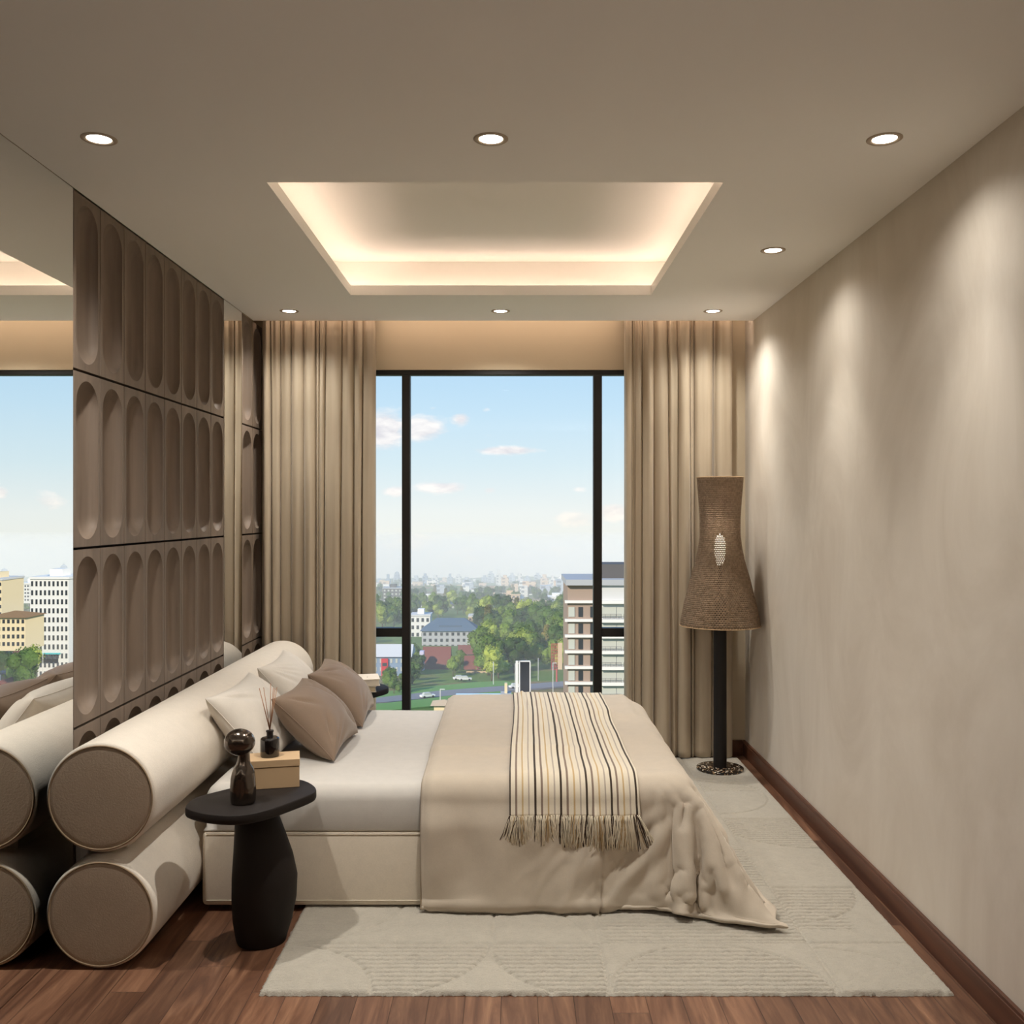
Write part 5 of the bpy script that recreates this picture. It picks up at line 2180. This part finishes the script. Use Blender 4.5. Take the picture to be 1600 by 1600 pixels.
def forest():
    taken = []
    rng = random.Random(77)
    zones = [
        (752, 886, 966, 1000, 40, 9, 14, (0, 0, 1, 2, 3), 'in the upper wood beside the grey apartments'),
        (752, 884, 1002, 1052, 34, 10, 15, (0, 1, 1, 2, 3), 'in the lower wood behind the billboards'),
        (586, 628, 964, 985, 9, 10, 14, (1, 2, 0), 'in the left pane above the transom'),
        (640, 765, 948, 966, 26, 8, 12, (0, 1, 2), 'on the slope above the grey apartments'),
        (585, 930, 928, 946, 64, 8, 11, (0, 0, 1, 3), 'in the hazy belt below the far blocks'),
        (585, 930, 913, 926, 50, 6, 9, (0, 0, 3), 'on the far hazy slope under the skyline'),
        (704, 724, 1042, 1056, 4, 5, 8, (1, 2), 'between the two maroon-roofed houses'),
        (606, 640, 1072, 1086, 6, 4, 6, (0, 1), 'below the red stair strip'),
        (642, 652, 1030, 1074, 6, 5, 7, (1, 0), 'beside the left mullion, by the lilac wall'),
        (768, 786, 1046, 1064, 4, 8, 10, (2, 1), 'right of the small maroon-roofed house'),
        (1536, 1590, 944, 960, 16, 7, 10, (1, 0, 2), 'between the towers in the mirror'),
        (1484, 1545, 1000, 1020, 16, 11, 15, (2, 1, 0), 'below the white mirror tower'),
        (1545, 1600, 1012, 1026, 8, 9, 12, (0, 1), 'before the mirrored cream block'),
        (1470, 1640, 926, 942, 34, 8, 11, (0, 1, 3), 'in the hazy belt of the mirror view'),
        (1530, 1566, 1076, 1090, 5, 11, 14, (0, 2, 0), 'at the lower edge of the mirror'),
        (1580, 1606, 1050, 1066, 4, 11, 14, (2, 2), 'at the left edge of the mirror'),
    ]
    for (x0, x1, y0, y1, n, h0, h1, kinds, where) in zones:
        for i in range(n):
            kd = rng.choice(kinds)
            for _ in range(25):
                qx, qy = rng.uniform(x0, x1), rng.uniform(y0, y1)
                g = look(qx, qy)
                if all((g[0] - a) ** 2 + (g[1] - b) ** 2 > ((h0 + r) * .42) ** 2 for a, b, r in taken):
                    break
            else:
                continue
            taken.append((g[0], g[1], h0))
            plant(qx, qy, rng.uniform(h0, h1), kd, '%s tree %s, %s' % (KIND[kd], where, part(qx, x0, x1)), '%s trees %s, %s' % (KIND[kd], where, part(qx, x0, x1)), rng)


forest()


def side_woods():
    """woods and roofs to both sides of what the window frames, one uncountable mass each"""
    rng = random.Random(9)
    for (a0, a1, label) in ((-.62, -.150, 'woodland left of the view through the window'), (.130, .452, 'woodland right of the brown tower')):
        bm = bmesh.new()
        for i in range(420):
            D = rng.uniform(18, 36) ** 2
            x = rng.uniform(a0, a1) * D
            h = rng.uniform(5, 10)
            c = Vector((x, D, gz(D) + h * .55))
            res = bmesh.ops.create_icosphere(bm, subdivisions=2, radius=h * .6)
            for v in res['verts']:
                v.co = c + v.co * (1 + .45 * noise.noise(v.co * .4 + c * .1))
        me = bpy.data.meshes.new('woodland')
        bm.to_mesh(me)
        bm.free()
        me.materials.append(LEAF[1])
        o = bpy.data.objects.new('woodland', me)
        COL.objects.link(o)
        tag(o, label, 'woodland', kind='stuff')


side_woods()


# --- street furniture
def post(px, ytop, ybot, name, label, cat='lamp post', arm=True, group=None):
    x, y, z = look(px, ybot)
    h = bz(ytop, y) - z
    t = thing(name, label, cat, (x, y, z), group)
    MB().tube([(0, 0, -.3), (0, 0, h)], .10, 8).build('pole', E['metal'], t)
    if arm:
        MB().box(-.1, 1.1, -.12, .12, h - .06, h + .08).build('lamp_head', E['metal'], t)
    return t


post(688, 1077, 1112, 'street_lamp', 'white street lamp on the lawn left of the blue shed')
post(805, 1037, 1080, 'street_lamp', 'street lamp left of the black billboard')
post(864, 1036, 1084, 'street_lamp', 'tall street lamp between the red lattice and the brown tower')
post(771, 1034, 1070, 'utility_pole', 'pale pole right of the small maroon-roofed house', 'pole', False)
post(841, 1028, 1062, 'utility_pole', 'wooden-looking pole before the wood, right of the billboard', 'pole', False)
post(1567, 1002, 1042, 'flood_mast', 'tall white mast at the left of the mirror road', 'mast', False)
post(1518, 1018, 1058, 'flood_mast', 'white mast in the middle of the mirror road', 'mast', False)
post(1491, 1010, 1046, 'flood_mast', 'white mast by the cladding edge in the mirror', 'mast', False)


def billboard():
    x, y, z = look(820, 1096)
    D = y
    h0, h1 = bz(1082, D) - z, bz(1034, D) - z
    w = 17 / F * D
    t = thing('billboard', 'tall black slatted billboard in a white frame beside the road', 'billboard', (x, y, z))
    MB().box(-w / 2 + .2, w / 2 - .2, -.1, .1, h0, h1).build('screen', E['black'], t)
    f = MB().box(-w / 2 - .15, -w / 2 + .2, -.25, .25, h0 - .1, h1 + .3).box(w / 2 - .2, w / 2 + .1, -.25, .25, h0 - .1, h1)
    f.box(-w / 2, w / 2, -.25, .25, h1, h1 + .3)
    f.build('frame', E['white'], t)
    MB().box(-w / 2 - 1.0, -w / 2 - .35, .2, .6, h0 - .3, h1 + .2).build('rear_panel', E['white'], t)
    MB().tube([(0, 0, -.4), (0, 0, h0)], .22, 8).build('pole', E['metal'], t)
    x, y, z = look(870, 1066)
    D = y
    h0, h1 = bz(1046, D) - z, bz(1006, D) - z
    w = 17 / F * D
    t = thing('lattice_billboard', 'back of a red steel lattice billboard before the brown tower', 'billboard', (x, y, z))
    b = MB()
    for k in range(9):
        zz = h0 + (h1 - h0) * k / 8
        b.box(-w / 2, w * .1, -.1, .1, zz - .09, zz + .09)
    for k in range(5):
        xx = -w / 2 + w * .6 * k / 4
        b.box(xx - .09, xx + .09, -.1, .1, h0, h1)
    b.build('lattice', E['redm'], t)
    MB().box(w * .1, w / 2, -.3, .2, h0, h1 + .3).build('panel_edge', E['tan'], t)
    MB().tube([(0, 0, -.4), (0, 0, h0 + .2)], .3, 8).build('pole', E['redm'], t)


billboard()


def car(px, py, label, m, rot=0.0):
    x, y, z = look(px, py)
    t = thing('car', label, 'car', (x, y, z + .2), None, rot)
    b = MB()
    b.add([(-2.1, -.85, .3), (2.1, -.85, .3), (2.1, .85, .3), (-2.1, .85, .3), (-2.1, -.85, .85), (2.1, -.85, .8), (2.1, .85, .8), (-2.1, .85, .85)],
          [(0, 1, 5, 4), (1, 2, 6, 5), (2, 3, 7, 6), (3, 0, 4, 7), (4, 5, 6, 7), (3, 2, 1, 0)])
    b.build('car_body', m, t, bevel=.12)
    MB().add([(-1.5, -.75, .8), (1.2, -.75, .8), (1.2, .75, .8), (-1.5, .75, .8), (-1.1, -.62, 1.45), (.5, -.62, 1.45), (.5, .62, 1.45), (-1.1, .62, 1.45)],
             [(0, 1, 5, 4), (1, 2, 6, 5), (2, 3, 7, 6), (3, 0, 4, 7), (4, 5, 6, 7)]).build('cabin', E['glassb'], t)
    for sx in (-1.3, 1.3):
        for sy in (-.8, .8):
            MB().tube([(sx, sy - .1, .33), (sx, sy + .1, .33)], .33, 12).build('wheel', E['black'], t)


car(668, 1091, 'white car driving on the road beside the left mullion', E['white'], .5)
car(718, 1063, 'white car parked left of the small maroon-roofed house', E['white'], .2)
car(727, 1064, 'silver car parked against the small maroon-roofed house', E['metal'], .1)
car(806, 1076, 'pale car on the road just left of the billboard', E['white'], .4)

# hazy air over the valley
hz = MB().box(-900, 1900, 200, 1760, -150, -34)
ho = hz.build('haze', M['ceiling'])
hm = bpy.data.materials.new('valley_haze')
hm.use_nodes = True
t = NT(hm.node_tree)
t.n.clear()
vs_ = t.node('ShaderNodeVolumeScatter')
vs_.inputs['Color'].default_value = (.99, .995, 1.0, 1)
vs_.inputs['Density'].default_value = 0.0012
vs_.inputs['Anisotropy'].default_value = -0.25
out = t.node('ShaderNodeOutputMaterial')
t.link(vs_.outputs[0], out.inputs['Volume'])
ho.data.materials.clear()
ho.data.materials.append(hm)
tag(ho, 'thin bluish haze hanging over the valley and the far towers', 'haze', kind='stuff')
